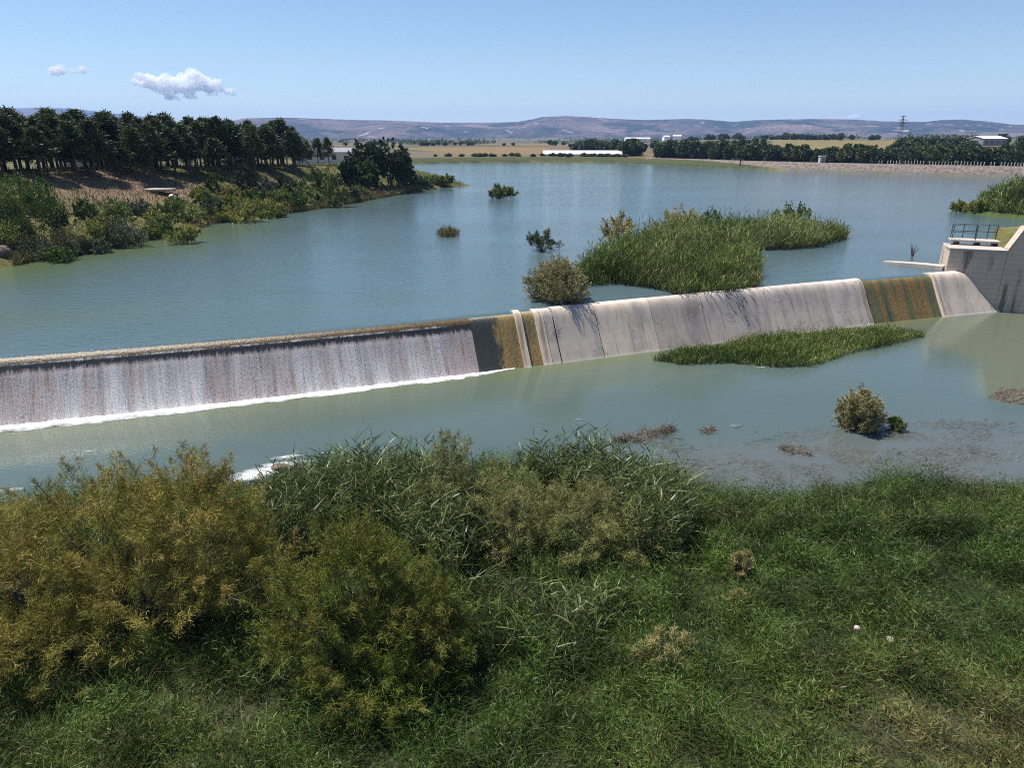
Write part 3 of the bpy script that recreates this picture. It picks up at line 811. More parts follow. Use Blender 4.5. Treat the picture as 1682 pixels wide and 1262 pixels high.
def shrub_meshes(lobes, n_pl, n_st, L, W, mat, seed, plume=.6, spread=.8, up=.5, leaf=False, shell=(.62, 1.02), twigs=30, twig_r=.02, zmin=-.35, bend=.25, bare=0.0, tmat=None, even=False):
    """bush: lobes are (centre, radii) ellipsoids; plumes of fine strands (or leaves) on their outer parts"""
    r = np.random.default_rng(seed)
    area = np.array([(q[1][0] * q[1][1] + q[1][0] * q[1][2] + q[1][1] * q[1][2]) for q in lobes]); pr = area / area.sum()
    which = r.choice(len(lobes), n_pl, p=pr)
    C = np.array([q[0] for q in lobes], float)[which]; Rd = np.array([q[1] for q in lobes], float)[which]
    ncl = max(8, int(n_pl / 9)); cd = unit(r.normal(size=(ncl, 3))); pick = r.integers(0, ncl, n_pl); cr_ = r.uniform(.78, 1.18, ncl)[pick]
    d = unit(cd[pick] + r.normal(size=(n_pl, 3)) * .2); d[:, 2] = np.where(d[:, 2] < zmin, -d[:, 2], d[:, 2])
    lump = (.92 if even else .8) + (.16 if even else .4) * vnoise(d[:, 0] * 2.4 + which * 7, d[:, 1] * 2.4 + d[:, 2] * 2.1, seed)
    O = C + d * Rd * (r.uniform(*shell, n_pl) * lump * (cr_ ** .35 if even else cr_))[:, None]
    O[:, 2] = np.maximum(O[:, 2], .12)
    ax = unit(unit(d * Rd) * (1 - up) + np.array([0, 0, up]) + r.normal(size=(n_pl, 3)) * .22)
    pl = plume * r.uniform(.5, 1.2, n_pl)
    k = n_st
    o = np.repeat(O, k, 0); a = np.repeat(ax, k, 0); p = np.repeat(pl, k)
    s = r.random(n_pl * k)
    wob = r.normal(size=(n_pl * k, 3)) * (.20 * p * (1.1 - s))[:, None]
    P = o + a * (p * (s - .35))[:, None] + wob
    D = unit(a + r.normal(size=P.shape) * spread)
    Ls = L * r.uniform(.5, 1.3, len(P)); Ws = W * r.uniform(.6, 1.4, len(P))
    part = leafs(P, D, Ls, Ws, r) if leaf else blades(P, D, Ls, Ws, np.full(len(P), bend) * r.uniform(.3, 1.5, len(P)), 2, r)
    v, f, rd, tp = part
    # one tint per plume, jittered per strand
    per = 4 if leaf else 6
    pt = np.repeat(np.repeat(r.random(n_pl), k), per)
    rd = np.clip(.65 * pt + .35 * rd, 0, 1)
    me = np_mesh('foliage', v, f, mat, attrs={'rnd': rd, 'tip': tp}, smooth=False)
    tb = MB()
    cen = np.mean([q[0][:2] for q in lobes], axis=0)
    for i in r.choice(n_pl, min(twigs, n_pl), replace=False):
        e = O[i] + ax[i] * pl[i] * (.6 if bare == 0 else 1.0)
        lc = np.array(lobes[which[i]][0])
        b0 = np.array([cen[0] * .5 + lc[0] * .5 + r.normal() * .12, cen[1] * .5 + lc[1] * .5 + r.normal() * .12, -.15])
        m1 = b0 * .55 + e * .45 + r.normal(size=3) * .12 + np.array([0, 0, .12 * e[2]])
        m2 = b0 * .22 + e * .78 + r.normal(size=3) * .08
        q = twig_r * r.uniform(.6, 1.4)
        tb.tube([b0, m1, m2, e], [q * 1.7, q, q * .6, q * .25], 5)
    tm = bpy.data.meshes.new('branches'); tm.from_pydata(tb.v, [], tb.f); tm.update(); tm.materials.append(tmat or M['twig'])
    return me, tm
def shrub(name, label, cat, loc, me, tm, rz=0, sc_=1, group=None):
    o = tag(empty(name, loc, rz), label, cat, group)
    o.scale = (sc_,) * 3 if not isinstance(sc_, (tuple, list)) else sc_
    link('foliage', me, o); link('branches', tm, o)
    return o

M['tam_gold'] = foliage('tamarisk_gold', [(.11, .125, .024), (.20, .19, .036), (.31, .25, .055), (.42, .31, .11)], pscale=.7)
M['tam_green'] = foliage('tamarisk_green', [(.065, .10, .015), (.12, .145, .022), (.17, .17, .03), (.21, .17, .05)], pscale=.8)
M['tam_grey'] = foliage('tamarisk_dull', [(.085, .13, .034), (.165, .20, .055), (.25, .25, .08), (.34, .29, .12), (.15, .15, .085)], pscale=.9)
M['tam_straw'] = foliage('straw_shrub', [(.24, .22, .075), (.38, .33, .13), (.5, .42, .2)])
M['tam_dry'] = foliage('dry_shrub', [(.21, .21, .085), (.34, .31, .12), (.46, .38, .15), (.28, .27, .17)], base=(.10, .10, .075))
M['leaf_green'] = foliage('bush_leaf', [(.04, .075, .014), (.08, .125, .024), (.135, .175, .036)])
M['leaf_dark'] = foliage('dark_leaf', [(.018, .032, .011), (.034, .056, .018), (.06, .085, .025)], patch=.5)
M['leaf_olive'] = foliage('olive_leaf', [(.10, .14, .034), (.17, .21, .052), (.26, .275, .085)])
M['leaf_yellow'] = foliage('yellow_olive_leaf', [(.14, .175, .034), (.25, .26, .055), (.36, .33, .095)])
M['leaf_grey'] = foliage('grey_green_leaf', [(.06, .08, .045), (.105, .13, .07), (.16, .17, .105)])
M['needle'] = foliage('pine_needle', [(.022, .040, .012), (.045, .068, .020), (.085, .108, .032)], transl=.14, patch=.5, ovar=True)
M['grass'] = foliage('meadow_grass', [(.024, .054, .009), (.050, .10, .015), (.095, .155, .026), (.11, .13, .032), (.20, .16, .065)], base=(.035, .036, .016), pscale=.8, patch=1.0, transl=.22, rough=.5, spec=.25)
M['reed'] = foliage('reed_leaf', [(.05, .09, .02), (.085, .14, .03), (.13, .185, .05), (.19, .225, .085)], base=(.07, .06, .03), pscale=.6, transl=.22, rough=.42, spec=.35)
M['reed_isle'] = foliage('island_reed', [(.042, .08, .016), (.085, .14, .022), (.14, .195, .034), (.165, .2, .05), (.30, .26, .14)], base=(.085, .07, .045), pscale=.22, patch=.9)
M['bank_grass'] = foliage('bank_grass', [(.07, .085, .025), (.12, .12, .035), (.19, .165, .06), (.25, .19, .09)], pscale=.12, patch=.7)
M['weed'] = foliage('drowned_weed', [(.10, .085, .065), (.19, .16, .12), (.29, .245, .185), (.18, .125, .095), (.14, .14, .08)], transl=.1)

# ------------------------------------------------------------------ foreground bushes
def place_z(x, y): return gz(x, y) - .05
def fg_bush(name, label, x, y, lobes, **kw):
    z = place_z(x, y); lob = [((lx - x, ly - y, lz - z), rr) for (lx, ly, lz), rr in lobes]
    me, tm = shrub_meshes(lob, **kw)
    return shrub(name, label, 'shrub', (x, y, z), me, tm)
fg_bush('tamarisk_bush', 'huge golden olive tamarisk filling the left foreground', -8.8, 13.6,
        [((-11.6, 13.0, -1.1), (2.5, 2.2, 1.8)), ((-9.6, 14.2, -.2), (2.3, 2.0, 1.6)), ((-7.6, 14.3, .1), (1.8, 1.8, 1.55)), ((-6.5, 13.9, -.9), (1.3, 1.5, 1.4)), ((-10.2, 12.0, -1.5), (1.8, 1.3, 1.1)),
         ((-8.2, 13.0, -.9), (1.7, 1.5, 1.4)), ((-13.6, 14.2, -.7), (2.0, 2.0, 1.6)), ((-11.9, 10.6, -1.7), (1.5, 1.1, .9)), ((-7.7, 14.8, 1.25), (.8, .7, .55))],
        n_pl=1150, n_st=150, L=.14, W=.0125, mat=M['tam_gold'], seed=3, plume=.75, spread=.62, up=.38, twigs=110, twig_r=.022, zmin=-.25)
fg_bush('tamarisk_bush', 'dark olive green tamarisk in the centre left foreground', -3.2, 12.4,
        [((-3.3, 12.5, -.5), (1.6, 1.4, 1.5)), ((-2.2, 12.3, -.9), (1.3, 1.2, 1.1)), ((-4.3, 12.2, -1.0), (1.2, 1.2, 1.0)), ((-3.3, 12.4, .6), (.75, .7, .75)), ((-2.9, 11.2, -1.5), (1.5, .9, .8)), ((-1.9, 11.9, -1.4), (1.1, .9, .8))],
        n_pl=620, n_st=140, L=.125, W=.0125, mat=M['tam_green'], seed=8, plume=.6, spread=.7, up=.4, twigs=60, twig_r=.018, zmin=-.25)
fg_bush('tamarisk_bush', 'wide dull tamarisk with grey twigs in the middle of the near bank', 1.0, 17.4,
        [((-1.6, 17.6, -1.0), (1.3, 1.2, 1.2)), ((.2, 17.5, -1.2), (1.7, 1.4, 1.1)), ((2.2, 17.2, -1.3), (1.8, 1.4, 1.05)), ((3.6, 16.8, -1.6), (1.2, 1.1, .8)), ((.9, 16.3, -1.7), (1.9, 1.0, .7)), ((-1.75, 17.9, .35), (.38, .4, .75))],
        n_pl=620, n_st=120, L=.135, W=.013, mat=M['tam_grey'], seed=12, plume=.6, spread=.75, up=.45, twigs=200, twig_r=.010, zmin=-.25)

def small_shrub(name, label, X, Y, wpx, hpx, mat, seed, dens=1.0, leaf=False, cat='shrub', group=None, z=None, twigs=26, up=.5, depth=1.0, low=.0):
    x, y, g = gat(X, Y)
    if z is not None: x, y = at(X, Y, z); g = z
    k = mpp(x, y, g); R, h = wpx * k / 2, hpx * k * 1.02
    r = np.random.default_rng(seed)
    lob = [((0, 0, h * .47), (R * .66, R * .62 * depth, h * .5))]
    for q in range(4):
        a = q * pi / 2 + r.uniform(-.6, .6)
        lob.append(((math.cos(a) * R * .5, math.sin(a) * R * .45 * depth, h * r.uniform(.28, .45)), (R * r.uniform(.4, .52), R * .42 * depth, h * r.uniform(.3, .42))))
    px = k * 1.64
    n_pl = int(120 * max(dens, .5)); L = max(.12, 2.6 * px); W = max(.016, .62 * px) * (1.7 if leaf else 1)
    me, tm = shrub_meshes(lob, n_pl, 70 if not leaf else 44, L if not leaf else L * .6, W, mat, seed, plume=R * .42, spread=.75, up=up, leaf=leaf, twigs=twigs, twig_r=max(.008, .1 * px), zmin=-.95, even=True)
    return shrub(name, label, cat, (x, y, g - .06), me, tm, group=group)

ss = small_shrub
ss('straw_shrub', 'small straw yellow shrub standing alone in the foreground grass', 1098, 1105, 105, 85, M['tam_straw'], 41, .55, twigs=60)
ss('straw_tuft', 'pale upright dry tuft high up in the foreground grass', 1216, 955, 36, 62, M['tam_straw'], 42, .2, cat='plant')
ss('straw_tuft', 'brownish dry tuft just below the pale upright one', 1208, 1000, 34, 34, M['tam_dry'], 43, .2, cat='plant')
ss('straw_tuft', 'yellow green tuft in the reeds near the muddy shore', 1450, 872, 34, 34, M['leaf_yellow'], 44, .2, cat='plant')
ss('straw_tuft', 'straw coloured tuft at the right edge of the near bank', 1648, 892, 44, 30, M['tam_straw'], 45, .2, cat='plant')
ss('pool_shrub', 'round olive and straw shrub standing in the lower pool', 1412, 704, 80, 70, M['tam_dry'], 51, 3.4, z=LOW, twigs=60)
ss('water_plant', 'small bright green plant beside the round shrub in the pool', 1472, 706, 36, 24, M['reed'], 52, .3, z=LOW, cat='plant')

# shrubs of the lake
lake = [('drowned_shrub', 'broad tan and grey drowned shrub at the left front of the reed island', 915, 494, 108, 66, M['tam_dry'], 60, 4.0),
        ('drowned_shrub', 'dark grey drowned shrub alone left of the reed island', 891, 411, 60, 34, M['leaf_grey'], 61, .5),
        ('water_bush', 'small olive bush far out alone in the open lake', 826, 325, 46, 23, M['leaf_olive'], 62, .6),
        ('pale_shrub', 'pale tan shrub at the left back of the reed island', 1019, 395, 66, 42, M['tam_straw'], 63, .7),
        ('pale_shrub', 'pale straw topped shrub at the back centre of the reed island', 1116, 384, 88, 46, M['tam_straw'], 64, .8),
        ('green_shrub', 'dark green shrub in the middle of the reed island', 1170, 404, 76, 58, M['leaf_green'], 65, .9),
        ('green_shrub', 'round green bush at the right back of the reed island', 1305, 382, 80, 42, M['leaf_green'], 66, .8),
        ('shore_shrub', 'small golden shrub at the tip of the right hand reeds', 1574, 347, 28, 17, M['leaf_yellow'], 67, .4),
        ('shore_shrub', 'yellow green shrub in the right hand reeds', 1606, 350, 42, 20, M['leaf_yellow'], 68, .5)]
for nm, lb, X, Y, wd, hh, mt, sd_, dn_ in lake:
    ss(nm, lb, X, Y, wd, hh, mt, sd_, dn_, z=0, leaf=mt in (M['leaf_green'],), twigs=70 if mt in (M['tam_dry'], M['leaf_grey']) else 20)
# bare twig bush
x0, y0 = at(1498, 421, 0); k0 = mpp(x0, y0, 0); tb = MB()
for i in range(26):
    a = random.uniform(0, 2 * pi); s = random.uniform(.1, .62); h = random.uniform(.4, 1.1)
    tb.tube([(0, 0, -.1), (math.cos(a) * s * .5, math.sin(a) * s * .5, h * .55), (math.cos(a) * s, math.sin(a) * s, h)], [.02, .013, .006], 4)
o = tb.build('bare_bush', M['twig']); o.location = (x0, y0, 0)
tag(o, 'leafless twiggy bush in the lake behind the concrete sill', 'shrub')
# left bank
bank = [('bank_bush', 'largest bright green bush at the left edge of the bank', 50, 402, 120, 108, M['leaf_green'], 70, 3.0, True),
        ('bank_bush', 'olive green bush above the largest bush on the left bank', 22, 345, 80, 52, M['leaf_olive'], 71, 1.4, True),
        ('bank_bush', 'green bush right of the olive one under the first pines', 75, 340, 60, 44, M['leaf_green'], 88, 1.0, True),
        ('bank_bush', 'low dark bush hugging the right foot of the largest green bush', 108, 384, 48, 32, M['leaf_dark'], 72, .8, True),
        ('straw_bush', 'blond straw shrub at the waterline on the left', 116, 414, 66, 38, M['tam_straw'], 73, .9, False),
        ('bank_bush', 'pale olive shrub at the bottom of the bare brown slope', 188, 372, 62, 44, M['leaf_olive'], 74, 1.0, True),
        ('bank_bush', 'grey green shrub at the waterline below the pale olive shrub', 208, 402, 84, 42, M['leaf_grey'], 75, 1.2, True),
        ('bank_bush', 'olive bush rising from the water off the left bank', 299, 400, 60, 30, M['leaf_yellow'], 76, .8, True),
        ('bank_bush', 'olive bush with dark foot at the waterline in front of the concrete ledge', 316, 366, 58, 30, M['leaf_olive'], 77, .8, True),
        ('bank_bush', 'yellow olive bush at the waterline right of the brown slope', 398, 365, 66, 36, M['leaf_yellow'], 78, 1.0, True),
        ('bank_bush', 'smaller yellow olive bush touching the larger one at the waterline', 447, 357, 54, 28, M['leaf_yellow'], 79, .8, True),
        ('dark_bush', 'nearly black round bush high on the bank below the white hut', 405, 317, 42, 46, M['leaf_dark'], 80, .9, True),
        ('dark_bush', 'dark green bush right of the nearly black round bush', 473, 323, 46, 34, M['leaf_dark'], 81, .8, True),
        ('dark_bush', 'small green bush on the slope left of the nearly black round bush', 355, 317, 36, 28, M['leaf_green'], 82, .6, True),
        ('bank_bush', 'mid green bush on the bank left of the broadleaf trees', 530, 316, 52, 44, M['leaf_green'], 83, 1.0, True),
        ('bank_bush', 'tall grey olive bush at the waterline beside the broadleaf trees', 552, 340, 46, 52, M['leaf_olive'], 84, 1.0, True),
        ('bank_bush', 'low olive bush behind the white boulder', 497, 334, 60, 26, M['leaf_olive'], 85, .7, True),
        ('bank_bush', 'olive bush near the tip of the wooded point', 704, 306, 40, 16, M['leaf_olive'], 86, .5, True),
        ('bank_bush', 'outermost olive bush on the tip of the wooded point', 733, 306, 34, 20, M['leaf_olive'], 87, .5, True),
        ('bank_bush', 'low yellowish bush on the bare slope below the concrete ledge', 255, 372, 50, 24, M['leaf_yellow'], 89, .6, True),
        ('bank_bush', 'green waterside bush below the largest bush at the left edge', 62, 424, 84, 30, M['leaf_grey'], 90, .9, True)]
for nm, lb, X, Y, wd, hh, mt, sd_, dn_, lf in bank:
    ss(nm, lb, X, Y, wd, hh, mt, sd_, dn_, leaf=lf, twigs=16)
bk = [(345, 340, 40, 22), (378, 345, 44, 26), (420, 335, 46, 26), (440, 322, 40, 26), (500, 322, 40, 24), (515, 335, 44, 24), (150, 395, 60, 34), (140, 358, 46, 28), (225, 352, 50, 26), (275, 355, 46, 24), (290, 344, 40, 20), (330, 330, 36, 20),
      (100, 430, 60, 22), (160, 415, 56, 26), (250, 390, 50, 26), (275, 380, 46, 24), (370, 362, 44, 22), (480, 345, 44, 26), (575, 330, 44, 22), (590, 326, 36, 18), (30, 380, 70, 50), (20, 410, 70, 46), (90, 365, 60, 44), (350, 352, 46, 26), (420, 350, 44, 22), (460, 335, 40, 24), (380, 325, 40, 22), (545, 322, 36, 24), (690, 308, 34, 14), (720, 303, 30, 13)]
for i_, (X, Y, wd, hh) in enumerate(bk):
    ss('bank_shrub', 'low olive or green shrub in the unbroken scrub along the left shore', X, Y, wd, hh, [M['leaf_olive'], M['leaf_yellow'], M['leaf_green'], M['leaf_grey'], M['leaf_olive']][i_ % 5], 500 + i_, .7, leaf=True, twigs=8, group='scrub along the left shore')
# small tuft in the lake
# ------------------------------------------------------------------ broadleaf trees on the point
def crown_tree(name, label, X, Y, wpx, hpx, mat, seed, cat='tree', group=None, trunk=.28, dens=1.0):
    x, y, g = gat(X, Y); k = mpp(x, y, g); R, h = wpx * k / 2, hpx * k
    r = np.random.default_rng(seed)
    lob = [((0, 0, h * .62), (R * .7, R * .7, h * .38))]
    for q in range(8):
        a = r.uniform(0, 2 * pi); lob.append(((math.cos(a) * R * .55, math.sin(a) * R * .55, h * r.uniform(.22, .78)), (R * r.uniform(.32, .5),) * 2 + (h * r.uniform(.15, .25),)))
    me, tm = shrub_meshes(lob, int(330 * dens), 30, .32, .22, mat, seed, plume=.6, spread=1.0, up=.25, leaf=True, twigs=14, twig_r=.05, zmin=-.8)
    o = tag(empty(name, (x, y, g - .1)), label, cat, group)
    link('crown', me, o)
    t = MB(); t.tube([(0, 0, -.3), (.05, .03, h * .3), (0, .05, h * .6)], [.22, .16, .08], 8); t.build('trunk', M['trunk'], o, smooth=True)
    link('branches', tm, o)
    return o
for X, Y, wd, hh, mt, sd_, lb in [(600, 303, 76, 66, 'leaf_dark', 101, 'tall dark broadleaf tree at the left of the clump on the point'), (642, 306, 84, 74, 'leaf_dark', 102, 'largest dark broadleaf tree in the middle of the clump on the point'),
                                  (661, 304, 46, 52, 'leaf_green', 103, 'brighter green tree at the right of the clump on the point'), (580, 306, 52, 42, 'leaf_dark', 104, 'low dark tree at the left foot of the clump on the point'),
                                  (606, 314, 52, 42, 'leaf_green', 105, 'green bushy tree in front of the clump by the shore')]:
    crown_tree('broadleaf_tree', lb, X, Y, wd, hh, M[mt], sd_, dens=1.3)

# ------------------------------------------------------------------ pine plantation
def pine_mesh(seed, h, slim=1.0, c0=.27):
    r = np.random.default_rng(seed)
    Ps, Ds = [], []
    nb = 120; tb = MB()
    lean = r.normal(size=2) * .12
    tb.tube([(0, 0, -.5), (lean[0] * .4, lean[1] * .4, h * .5), (lean[0], lean[1], h * .97)], [.13, .09, .02], 7)
    for i in range(nb):
        t = c0 + (1 - c0) * r.random() ** .85
        rr = slim * h * .23 * (1 - ((t - .42) / .6) ** 2 if t > .42 else 1 - .9 * (.42 - t)) * r.uniform(.65, 1.15)
        rr = max(rr, .18)
        a = r.uniform(0, 2 * pi); z0 = t * h
        tip = np.array([math.cos(a) * rr + lean[0] * t, math.sin(a) * rr + lean[1] * t, z0 + rr * r.uniform(-.05, .4)])
        st = np.array([lean[0] * t, lean[1] * t, z0])
        if i % 3 == 0: tb.tube([st, st * .5 + tip * .5, tip], [.035, .025, .01], 4)
        n = 34
        s = r.uniform(.35, 1.05, n)
        Ps.append(st + (tip - st) * s[:, None] + r.normal(size=(n, 3)) * .17)
        Ds.append(unit((tip - st) / (rr + .1) + r.normal(size=(n, 3)) * .8 + [0, 0, .5]))
    P, D = np.vstack(Ps), np.vstack(Ds)
    n = len(P)
    v, f, rd, tp = leafs(P, D, r.uniform(.22, .46, n), r.uniform(.07, .15, n), r)
    rd = np.clip(.6 * np.repeat(np.repeat(r.random(nb), 34), 4) + .4 * rd, 0, 1)
    me = np_mesh('crown', v, f, M['needle'], attrs={'rnd': rd, 'tip': tp}, smooth=False)
    tm = bpy.data.meshes.new('trunk'); tm.from_pydata(tb.v, [], tb.f); tm.update(); tm.materials.append(M['trunk'])
    return me, tm
PINES = [pine_mesh(200 + i, 7.2, s, c) for i, (s, c) in enumerate([(1, .26), (.9, .3), (1.1, .22), (.8, .33), (1.0, .28), (1.15, .3)])]
def pine(x, y, h, label, group, vi=None):
    me, tm = PINES[vi if vi is not None else random.randrange(len(PINES))]
    o = tag(empty('pine_tree', (x, y, gz(x, y) - .05), random.uniform(0, 6.28)), label, 'tree', group)
    s = h / 7.2; o.scale = (s * random.uniform(1.25, 1.65), s * random.uniform(1.25, 1.65), s)
    link('crown', me, o); link('trunk', tm, o)
    return o
# front edge of the plantation in the photograph: base points, then rows going back
edge = [(-260, 322), (-120, 308), (0, 298), (60, 296), (110, 294), (160, 291), (215, 290), (270, 291), (320, 289), (360, 285), (395, 283), (430, 285), (470, 282)]
ex = np.array([e[0] for e in edge]); ey = np.array([e[1] for e in edge])
cnt = 0; pts = []
for row in range(9):
    X = -250 + random.uniform(0, 20)
    while X < 478:
        x, y, g = gat(X, float(np.interp(X, ex, ey)))
        dv = np.array([x, y]) / math.hypot(x, y)
        back = row * 3.6 + random.uniform(-1.2, 1.2)
        x += dv[0] * back + random.uniform(-.8, .8); y += dv[1] * back
        X += random.uniform(17, 28) * (1 - .28 * (X + 250) / 728) * 75 / max(y, 60) * 1.25
        if all((x - p[0]) ** 2 + (y - p[1]) ** 2 > 2.0 ** 2 for p in pts): pts.append((x, y, row))
for x, y, row in pts[:292]:
    pine(x, y, random.choice([random.uniform(4.6, 6.2), random.uniform(5.4, 7.0)]) * (1.0 if row < 5 else 1.05), 'dark green pine of the dense plantation on the left bank', 'pines of the plantation on the left bank')
print('pines', len(pts))
for i, (X, Y, hpx) in enumerate([(492, 272, 42), (505, 272, 38), (523, 271, 40), (541, 273, 42), (486, 276, 52)]):
    x, y = at(X, Y, 2.7); k = mpp(x, y, 2.7)
    pine(x, y, hpx * k, 'slender pine in the loose row at the right end of the plantation', 'pines in the loose row by the point', 3)

# ------------------------------------------------------------------ buildings behind the pines and far away
def building(name, label, x, y, wd, dp, ht, rz, wall, roof, pitch=.8, cat='building', win=0, z=None, gable=True):
    z = gz(x, y) - .15 if z is None else z
    o = tag(empty(name, (x, y, z), rz), label, cat)
    m = MB(); m.box((0, 0, ht / 2), (wd, dp, ht))
    if gable:
        for sx in (-1, 1):
            X = sx * (wd / 2 - .02)
            m.add([(X, -dp / 2, ht), (X, dp / 2, ht), (X, 0, ht + pitch)], [(0, 1, 2) if sx > 0 else (2, 1, 0)])
    m.build('wall', wall, o)
    t = .12; e = .3; m = MB()
    for sy in (-1, 1):
        a = (0, 0, ht + pitch + .02); b = (0, sy * (dp / 2 + e), ht - e * pitch / (dp / 2) + .02)
        vs = [(-wd / 2 - e, a[1], a[2]), (wd / 2 + e, a[1], a[2]), (wd / 2 + e, b[1], b[2]), (-wd / 2 - e, b[1], b[2])]
        vs += [(q[0], q[1], q[2] + t) for q in vs]
        m.add(vs, [(0, 1, 2, 3), (7, 6, 5, 4), (0, 4, 5, 1), (1, 5, 6, 2), (2, 6, 7, 3), (3, 7, 4, 0)])
    m.build('roof', roof, o)
    for i in range(win):
        wx = -wd / 2 + wd * (i + .5) / win
        m = MB(); m.box((wx, -dp / 2 - .01, ht * .55), (min(1.1, wd / win * .5), .06, ht * .32)); m.build('window', M['dark'], o)
    return o
x, y = at(367, 277, 4.0); building('hut', 'small white hut showing between pine trunks on the left bank', x, y + 6, 3.4, 2.6, 1.9, .1, M['white'], M['white'], .5, 'hut', 2)
x, y = at(510, 272, 2.6); building('farm_house', 'long pale house behind the loose row of pines', x, y + 14, 15, 7, 2.9, .05, M['plaster'], M['grey_wall'], .9, 'house', 5)
x, y = at(10, 284, 5.0); building('farm_house', 'pale house hidden behind the pines at the left edge', x - 2, y + 26, 12, 6, 2.6, -.1, M['plaster'], M['plaster'], .9, 'house', 5)
def far_pt(X, r):
    a = math.atan((X - 841) / FPX * cp); return r * math.sin(a), r * math.cos(a)
# greenhouse at the far shore
x, y = far_pt(957, 291)
gr = tag(empty('greenhouse', (x, y, 1.75), -.05), 'long low white greenhouse tunnel on the far shore', 'greenhouse')
m_ = MB(); ln = 31.0; seg = 10
vs = []; fs = []
for i in (0, 1):
    for k in range(seg + 1):
        a = pi * k / seg; vs.append(((i - .5) * ln, -math.cos(a) * 3.6, .5 + math.sin(a) * 1.75))
for k in range(seg): fs.append((k, k + 1, seg + 2 + k, seg + 1 + k))
fs += [tuple(range(seg + 1))[::-1], tuple(range(seg + 1, 2 * seg + 2))]
m_.add(vs, fs); m_.build('cover', M['white'], gr, smooth=False)
m_ = MB(); m_.box((0, -3.55, .35), (ln - .1, .1, .9)); m_.box((0, 3.55, .35), (ln - .1, .1, .9)); m_.build('side_wall', M['plaster'], gr)
m_ = MB(); m_.box((-ln / 2 - .03, 0, 1.1), (.06, 1.6, 2.0)); m_.build('door', M['grey_wall'], gr)
x, y = far_pt(1622, 430); building('barn', 'white roofed barn on the rise behind the trees at the right', x, y, 16, 9, 3.4, .35, M['grey_wall'], M['white'], 1.2, 'barn', 4, z=gz(x, y) + .6)
x, y = far_pt(1047, 900); building('shed', 'long white shed far across the fields above the greenhouse trees', x, y, 30, 9, 3.5, 0, M['white'], M['white'], 1, 'shed', z=gz(x, y) + 1.5)
x, y = far_pt(1094, 760); building('house', 'small white house far off left of the dark tree', x, y, 6, 6, 3.6, .2, M['white'], M['plaster'], 1.2, 'house', z=gz(x, y) + 2)
x, y = far_pt(1112, 760); building('house', 'slightly larger white house far off right of the dark tree', x, y, 8, 6, 3.6, -.2, M['white'], M['plaster'], 1.2, 'house', z=gz(x, y) + 2)

# ------------------------------------------------------------------ stone dam with posts
def build_dam():
    m, nt, b = newmat('dam_riprap')
    co = coords(nt)
    v = nt.nodes.new('ShaderNodeTexVoronoi'); v.inputs['Scale'].default_value = 1.3; nt.links.new(co, v.inputs['Vector'])
    c = mix(nt, noise(nt, co, .5, 6, .7), (.13, .10, .085), (.25, .195, .165))
    c = mix(nt, ramp(nt, v.outputs['Distance'], [(.35, (0,) * 3), (.75, (.7,) * 3)]), c, (.07, .055, .05))
    sep = nt.nodes.new('ShaderNodeSeparateXYZ'); nt.links.new(co, sep.inputs[0])
    c = mix(nt, ramp(nt, math_n(nt, 'ADD', sep.outputs[2], math_n(nt, 'MULTIPLY', noise(nt, co, .6, 4), .6)), [(.75, (.75,) * 3), (1.0, (0,) * 3)]), c, (.13, .115, .105))
    nt.links.new(c, b.inputs['Base Color']); b.inputs['Roughness'].default_value = .95
    bump(nt, b, v.outputs['Distance'], .8, .2)
    P = np.array(DAM); s = np.concatenate([[0], np.cumsum(np.hypot(*np.diff(P, axis=0).T))])
    q = np.linspace(0, s[-1], 260); x, y = np.interp(q, s, P[:, 0]), np.interp(q, s, P[:, 1])
    for _ in range(12):
        x[1:-1] = (x[:-2] + 2 * x[1:-1] + x[2:]) / 4; y[1:-1] = (y[:-2] + 2 * y[1:-1] + y[2:]) / 4
    tx, ty = np.gradient(x), np.gradient(y); l = np.hypot(tx, ty); nx, ny = -ty / l, tx / l          # away from the camera
    h = 2.3 - .6 * np.linspace(1, 0, len(q)) ** 2
    prof = [(-.8, -.8), (.0, 0.0), (1.2, .38), (2.4, .78), (3.6, 1.0), (4.0, 1.02), (7.6, 1.0), (11, -.1)]
    V = []
    for n, z in prof:
        jz = (fbm(q * 2, q * 0 + n, 4) - .5) * (.35 if .0 <= n < 3.7 else .05)
        V.append(np.stack([x + nx * n, y + ny * n, z * h + jz], -1))
    V = np.stack(V, 1); m_ = len(prof); idx = np.arange(V.shape[0] * m_).reshape(-1, m_)
    F = np.stack([idx[:-1, :-1], idx[1:, :-1], idx[1:, 1:], idx[:-1, 1:]], -1).reshape(-1, 4)
    o = link('dam', np_mesh('dam', V.reshape(-1, 3), F, m))
    tag(o, 'long low stone faced dam along the right far shore', 'dam')
    return x, y, nx, ny, h
dx, dy, dnx, dny, dh = build_dam()
def dam_at(X, n):
    px = 841 + FPX * (dx + dnx * n) / ((dy + dny * n) * cp + (H - dh) * sp)
    i = int(np.argmin(np.abs(px - X))); return dx[i] + dnx[i] * n, dy[i] + dny[i] * n, float(dh[i])
pm = MB(); pm.box((0, 0, .45), (.15, .15, .9)); pm.add([(-.075, -.075, .9), (.075, -.075, .9), (.075, .075, .9), (-.075, .075, .9), (0, 0, .98)], [(0, 1, 4), (1, 2, 4), (2, 3, 4), (3, 0, 4)])
post0 = None; pX = 1445.0
while pX < 1690:
    x, y, z = dam_at(pX, 4.4)
    if post0 is None: post0 = pm.build('post', M['post']); o = post0
    else: o = post0.copy(); COL.objects.link(o)
    o.location = (x, y, z - .03); o.rotation_euler = (0, 0, random.uniform(-.3, .3)); o.scale = (1, 1, random.uniform(.9, 1.15))
    tag(o, 'short white post in the long row on the dam crest', 'post', 'white posts along the dam crest')
    pX += 5.6 * random.uniform(.9, 1.1)
